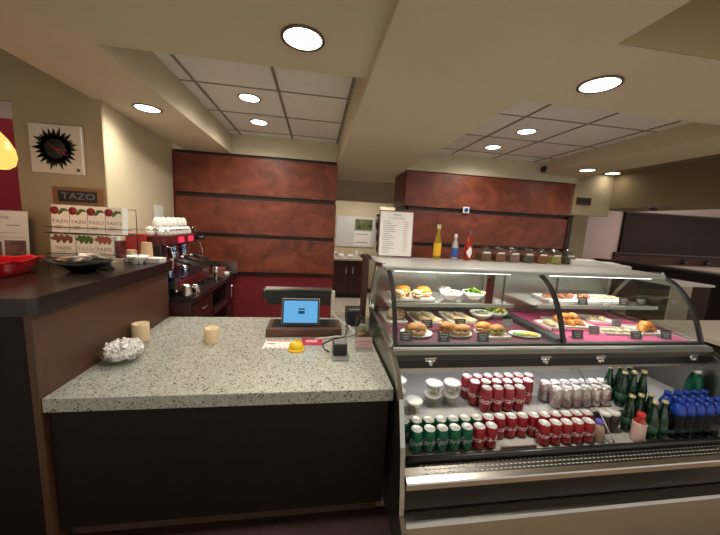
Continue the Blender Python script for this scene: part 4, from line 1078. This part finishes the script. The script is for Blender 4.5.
# ------------------------------------------------------------------ coffee bench and machine
EZ = .965
t = thing('bench_cabinet', 'dark cherry base cabinet along the wall behind the bar', 'cabinet', (-1.03, 2.70, 0))
part('carcass', MB().box(-.60, -.02, .0, .50, .1, .92).box(-.60, -.02, 1.0, 1.29, .1, .92).box(-.60, -.40, .50, 1.0, .1, .92).box(-.60, -.02, .5, 1.0, .1, .50), 'cabred', t)
d_ = MB().box(-.02, 0, .02, .49, .12, .70); part('door', d_, 'cabred', t)
dr = part('drawer', MB().box(-.02, 0, .02, .49, .71, .90), 'cabred', t)
part('handle', MB().tube([(0, .16, .83), (.025, .17, .83), (.025, .36, .83), (0, .37, .83)], .006), 'chrome', dr, 'chrome bar handle')
part('open_shelf', MB().box(-.40, .0, .51, .99, .70, .72).box(-.005, .012, .51, .99, .66, .72), 'steeldk', t)
do = part('door', MB().box(-.02, 0, 1.01, 1.29, .12, .90), 'cabred', t)
part('handle', MB().tube([(0, 1.08, .70), (.025, 1.08, .705), (.025, 1.08, .86), (0, 1.08, .865)], .006), 'chrome', do, 'chrome bar handle')
part('toe_kick', MB().box(-.60, -.06, 0, 1.29, 0, .1), 'black', t)
b = MB(); b.prism([(-1.535, 2.695), (-1.015, 2.695), (-1.015, 3.997), (-1.705, 3.997)], 'z', .921, EZ)
single('bench_worktop', b, 'slab', 'dark worktop of the coffee bench', 'countertop')
b = MB().box(-1.69, -.985, 3.975, 3.998, EZ, EZ+.155).box(-1.69, -.985, 3.96, 3.975, EZ+.012, EZ+.022); single('steel_backsplash', b, 'steel', 'brushed steel splashback at the end of the coffee bench', 'splashback')
# espresso machine (faces +X)
t = thing('espresso_machine', 'red espresso machine with polished drip tray on the coffee bench', 'coffee machine', (-1.425, 3.08, EZ+.0005))
b = MB(); b.box(-.12, -.03, -.33, .36, .07, .50, bev=.02); part('body', b, 'machred', t)
part('side_cover', MB().box(-.125, .03, -.355, -.33, .10, .53, bev=.01), 'machred', t)
part('upper_housing', MB().box(-.06, .16, -.31, .36, .43, .52, bev=.015), 'machdk', t)
part('cup_rail', MB().tube([(-.11, -.34, .565), (.15, -.32, .565), (.15, .36, .565), (-.11, .36, .565)], .006).tube([(-.11, -.34, .52), (-.11, -.34, .565)], .005).tube([(.15, -.32, .52), (.15, -.32, .565)], .005).tube([(.15, .36, .52), (.15, .36, .565)], .005), 'chrome', t)
part('drip_tray', MB().box(-.06, .285, -.35, .36, .135, .160), 'bluesteel', t)
g = MB()
for k in range(24): g.box(-.05, .26, -.34+k*.0295, -.325+k*.0295, .160, .165)
part('tray_grate', g, 'bluesteel', t)
part('tray_front', MB().box(.262, .290, -.36, .37, .06, .142, bev=.004), 'machdk', t, 'dark red tray front')
part('tray_base', MB().box(-.06, .262, -.35, .36, .065, .135), 'steeldk', t)
for x, y in ((-.08, -.28), (.22, -.28), (-.08, .31), (.22, .31)): part('foot', MB().cyl((x, y, 0), (x, y, .07), .022, .026), 'chrome', t)
for i, y in enumerate((-.2, .02, .24)):
    gh = MB().cyl((.07, y, .43), (.07, y, .355), .042).cyl((.07, y, .36), (.07, y, .33), .048); g_ = part('group_head', gh, 'bluesteel', t)
    part('portafilter', MB().cyl((.07, y, .33), (.07, y, .295), .038).tube([(.10, y, .31), (.17, y+.01, .30)], .010).cyl((.06, y, .295), (.06, y, .275), .012), 'chrome', g_)
    part('handle', MB().tube([(.17, y+.01, .30), (.22, y+.02, .285), (.31, y+.03, .255)], lambda u: .014+.006*math.sin(PI*u)), 'black', g_, 'black handle')
    if i: part('button_row', MB().box(.158, .170, y-.09, y+.02, .445, .50, bev=.004), 'redled', t, 'lit red buttons')
part('steam_wand', MB().tube([(.13, .345, .44), (.20, .35, .42), (.22, .35, .33), (.20, .35, .22)], .006), 'chrome', t)
part('steam_wand', MB().tube([(.13, -.30, .44), (.20, -.31, .42), (.22, -.31, .33), (.20, -.31, .22)], .006), 'chrome', t)
part('tap_knob', MB().cyl((.16, .33, .475), (.25, .33, .475), .022), 'black', t)
part('hopper', MB().box(-.02, .13, -.325, -.24, .30, .44, bev=.01), 'black', t)
for i in range(2): 
    cb = MB(); cb.lathe([(0, 0), (.028, 0), (.036, .05), (.033, .05), (.026, .004), (0, .004)], 18); single('steel_pitcher', cb, 'chrome', ('polished jug on the drip tray nearest the bar', 'polished jug on the middle of the drip tray')[i], 'jug', (-1.30+.03*i, 2.89+.25*i, EZ+.1655))
cupb = MB(); cupb.lathe([(.038, 0), (.040, .004), (.038, .03), (.030, .058), (.018, .068), (.017, .072), (0, .071)], 22)
cm = None; k = 0
for r_ in range(2):
    for i in range(6):
        lb = f'upturned white cup on the espresso machine, {ORD[i]} from the near end, {["front","rear"][r_]} row'
        p = (-1.32-.10*r_+.003*i, 2.84+.093*i, EZ+.5205)
        if cm is None: cm = single('coffee_cup', cupb, 'porc', lb, 'cup', p, 0, 'white cups on the espresso machine')
        else:
            o = cm.copy(); COL.objects.link(o); o.location = p; o['label'] = lb
for i, y in enumerate((2.83, 2.93, 3.03, 3.13, 3.23, 3.33)):
    o = cm.copy(); COL.objects.link(o); o.location = (-1.37, y+.04, EZ+.593); o['label'] = f'white cup in the upper layer on the espresso machine, {ORD[i]} from the near end'
    o.scale = (1, 1, 1.15)
b = MB(); b.lathe([(0, 0), (.03, 0), (.037, .07), (.034, .07), (.028, .005), (0, .005)], 20); single('drinking_glass', b, 'jarglass', 'small clear glass at the far end of the cups', 'glass', (-1.29, 3.41, EZ+.521))
b = MB(); b.box(-.001, .0, -.14, .14, 0, .21); b.bm.transform(Matrix.Rotation(.126, 4, 'Z')); o = single('wall_notice', b, 'paper', 'small white paper notice taped to the cream wall', 'notice', (-1.645, 3.48, 1.545))
b = MB(); b.lathe([(0, 0), (.03, 0), (.03, .11), (.012, .13), (.012, .16), (0, .16)], 16); single('squeeze_bottle', b, 'orange', 'orange capped bottle behind the white cups', 'bottle', (-1.50, 3.38, EZ+.5005))
b = MB(); b.lathe([(0, 0), (.025, 0), (.028, .004), (.022, .02), (.010, .04), (.012, .07), (.020, .085), (.018, .095), (0, .097)], 18); single('tamper', b, 'black', 'black coffee tamper on the bench under the machine', 'tamper', (-1.09, 3.02, EZ))
b = MB(); b.lathe([(0, 0), (.04, 0), (.045, .01), (.036, .08), (.040, .10), (.036, .10), (.033, .08), (.04, .012), (0, .006)], 20); b.tube([(.038, 0, .085), (.075, 0, .075), (.075, 0, .03), (.042, 0, .02)], .005); single('milk_jug', b, 'chrome', 'chrome milk jug at the near end of the bench', 'jug', (-1.10, 2.76, EZ))
b = MB(); b.lathe([(0, 0), (.035, 0), (.04, .01), (.032, .06), (.035, .075), (.032, .075), (.028, .06), (.035, .012), (0, .006)], 20); single('milk_jug', b, 'chrome', 'smaller chrome milk jug behind the near one', 'jug', (-1.075, 2.885, EZ))
b = MB(); b.lathe([(0, 0), (.028, 0), (.028, .13), (.022, .14), (.022, .16), (0, .16)], 18); single('shaker', b, 'chrome', 'tall chrome shaker at the far end of the machine', 'shaker', (-1.09, 3.50, EZ))
b = MB().box(-.06, .06, -.05, .05, 0, .10, bev=.004); single('packet_box', b, 'roseprint', 'small rust-coloured box on the bench by the steel splashback', 'box', (-1.15, 3.80, EZ))
b = MB(); b.lathe([(0, 0), (.022, 0), (.033, .05), (.030, .05), (.02, .004), (0, .004)], 18); single('espresso_cup', b, 'porc', 'single white cup on the bench by the steel splashback', 'cup', (-1.055, 3.78, EZ))
b = MB().box(-.09, .09, -.06, .06, 0, .02, bev=.003); single('steel_tray', b, 'steel', 'flat steel tray on the bench before the splashback', 'tray', (-1.14, 3.66, EZ))

# ------------------------------------------------------------------ kitchen seen through the opening
t = thing('kitchen_cabinet', 'dark kitchen base cabinet seen through the opening', 'cabinet', (.30, 6.6, 0))
part('carcass', MB().box(0, .90, .02, .58, .10, .86), 'cabred', t); part('toe_kick', MB().box(0, .90, .08, .10, 0, .10), 'reveal', t)
for k in range(2):
    d_ = part('door', MB().box(.01+.45*k, .44+.45*k, 0, .02, .12, .84), 'cabred', t)
    hx = .385 if k == 0 else .535
    part('handle', MB().tube([(hx, 0, .56), (hx, -.03, .57), (hx, -.03, .71), (hx, 0, .72)], .007), 'chrome', d_, 'chrome bar handle')
single('kitchen_worktop', MB().box(.28, 1.22, 6.58, 7.19, .86, .90), 'beige', 'pale kitchen worktop seen through the opening', 'countertop')
for i, (x, h, r_, m_, lb) in enumerate(((.45, .12, .045, 'chrome', 'steel pot at the left of the kitchen worktop'), (.58, .09, .07, 'porc', 'white dish on the kitchen worktop'), (.80, .08, .08, 'porc', 'wide white dish in the middle of the kitchen worktop'), (.93, .17, .03, 'porc', 'white bottle on the kitchen worktop'), (1.03, .13, .04, 'steel', 'steel cup at the right of the kitchen worktop'))):
    b = MB(); b.lathe([(0, 0), (r_*.8, 0), (r_, h*.3), (r_*.9, h*.85), (r_*.6, h), (0, h)], 16); single('kitchenware', b, m_, lb, 'kitchenware', (x, 6.80, .9005))
t = thing('notice_board', 'white board with pinned papers on the kitchen wall', 'notice board', (.93, 7.195, 1.13))
part('board', MB().box(-.46, .46, -.02, 0, 0, .72), 'board', t); part('picture_print', MB().box(-.02, .40, -.023, -.02, .40, .66), 'photo', t); part('paper_sheet', MB().box(-.03, .37, -.023, -.02, .03, .37), 'paper', t)
part('printing', MB().box(0, .30, -.0245, -.023, .30, .315).box(0, .32, -.0245, -.023, .10, .115), 'ink', t)
t = thing('coat_rack', 'dark items hanging beside the kitchen doorway', 'hanging items', (1.47, 7.15, 1.0))
part('rail', MB().box(-.05, .05, 0, .04, .88, .93), 'reveal', t)
for k in range(3): part('hanging_cloth', MB().ball((-.02+.02*k, -.02, .70-.28*k), .07, (.7, .5, 2.0), None, 12, 8, nz=.4, seed=k), 'black', t)
b = MB().box(-.45, .45, -.3, .3, 0, .012); t = thing('ceiling_light_panel', 'flat lit ceiling panel in the room beyond the kitchen doorway', 'ceiling light', (1.75, 7.75, 2.36)); part('lens', b, 'lens', t); part('housing', MB().box(-.47, .47, -.32, .32, .012, .05), 'white', t)
lamp('AREA', (1.0, 6.2, 2.4), 9, (1, .93, .8), .6)

# ------------------------------------------------------------------ dining side far right
t = thing('dome_camera', 'black dome camera under the dark bulkhead edge', 'camera', (4.36, 3.42, 2.10)); b = MB(); b.ball((0, 0, -.01), .05, (1, 1, .8)); part('dome', b, 'black', t); part('base_ring', MB().cyl((0, 0, -.012), (0, 0, 0), .055), 'greyp', t)
t = thing('bar_ledge', 'long dark bar ledge running into the dining side', 'counter', (7.25, 4.2, 0)); part('ledge_top', MB().box(0, .4, 0, 2.7, 1.08, 1.12), 'black', t); part('front_panel', MB().box(.05, .1, 0, 2.7, 0, 1.08), 'farpanel', t)
for i, y in enumerate((10.1, 10.85)):
    t = thing('wall_spotlight', ('left small black spotlight on the far brown wall', 'right small black spotlight on the far brown wall')[i], 'spotlight', (y, 6.94, 1.25)); part('stem', MB().cyl((0, -.03, .0), (0, -.03, -.12), .012), 'black', t); part('head', MB().cyl((.02, -.06, -.10), (-.04, -.06, -.20), .05, .06), 'black', t)
t = thing('service_cabinet', 'grey-tan cabinet with a pale top edge behind the right end of the case', 'cabinet', (4.30, 3.0, 0)); part('cabinet_top', MB().box(-.02, .60, -.02, .5, 1.13, 1.155), 'white', t); part('front_panel', MB().box(0, .30, 0, .02, 0, 1.13), 'beige', t); part('side_door', MB().box(.31, .58, 0, .02, 0, 1.13), 'farpanel2', t); part('carcass', MB().box(0, .58, .02, .48, 0, 1.13), 'farpanel', t)
b = MB().box(3.3, 4.6, 1.75, 2.45, .84, .88); t = thing('side_counter', 'pale beige counter to the right of the display case', 'counter', (0, 0, 0)); part('counter_top', b, 'beige', t); part('counter_base', MB().box(3.34, 4.56, 1.8, 2.42, 0, .84), 'farpanel', t)

# ------------------------------------------------------------------ light and output
w = bpy.data.worlds.new('world'); S.world = w; w.use_nodes = True
w.node_tree.nodes['Background'].inputs['Color'].default_value = (1, .94, .84, 1); w.node_tree.nodes['Background'].inputs['Strength'].default_value = .45
lamp('AREA', (9, 5.0, 2.85), 24, (1, .82, .76), 2.0)
S.view_settings.view_transform = 'Standard'; S.view_settings.look = 'None'; S.view_settings.gamma = 1; S.view_settings.use_curve_mapping = False
S.view_settings.exposure = 1.02
S.cycles.max_bounces = 10; S.cycles.transparent_max_bounces = 24; S.cycles.use_denoising = True
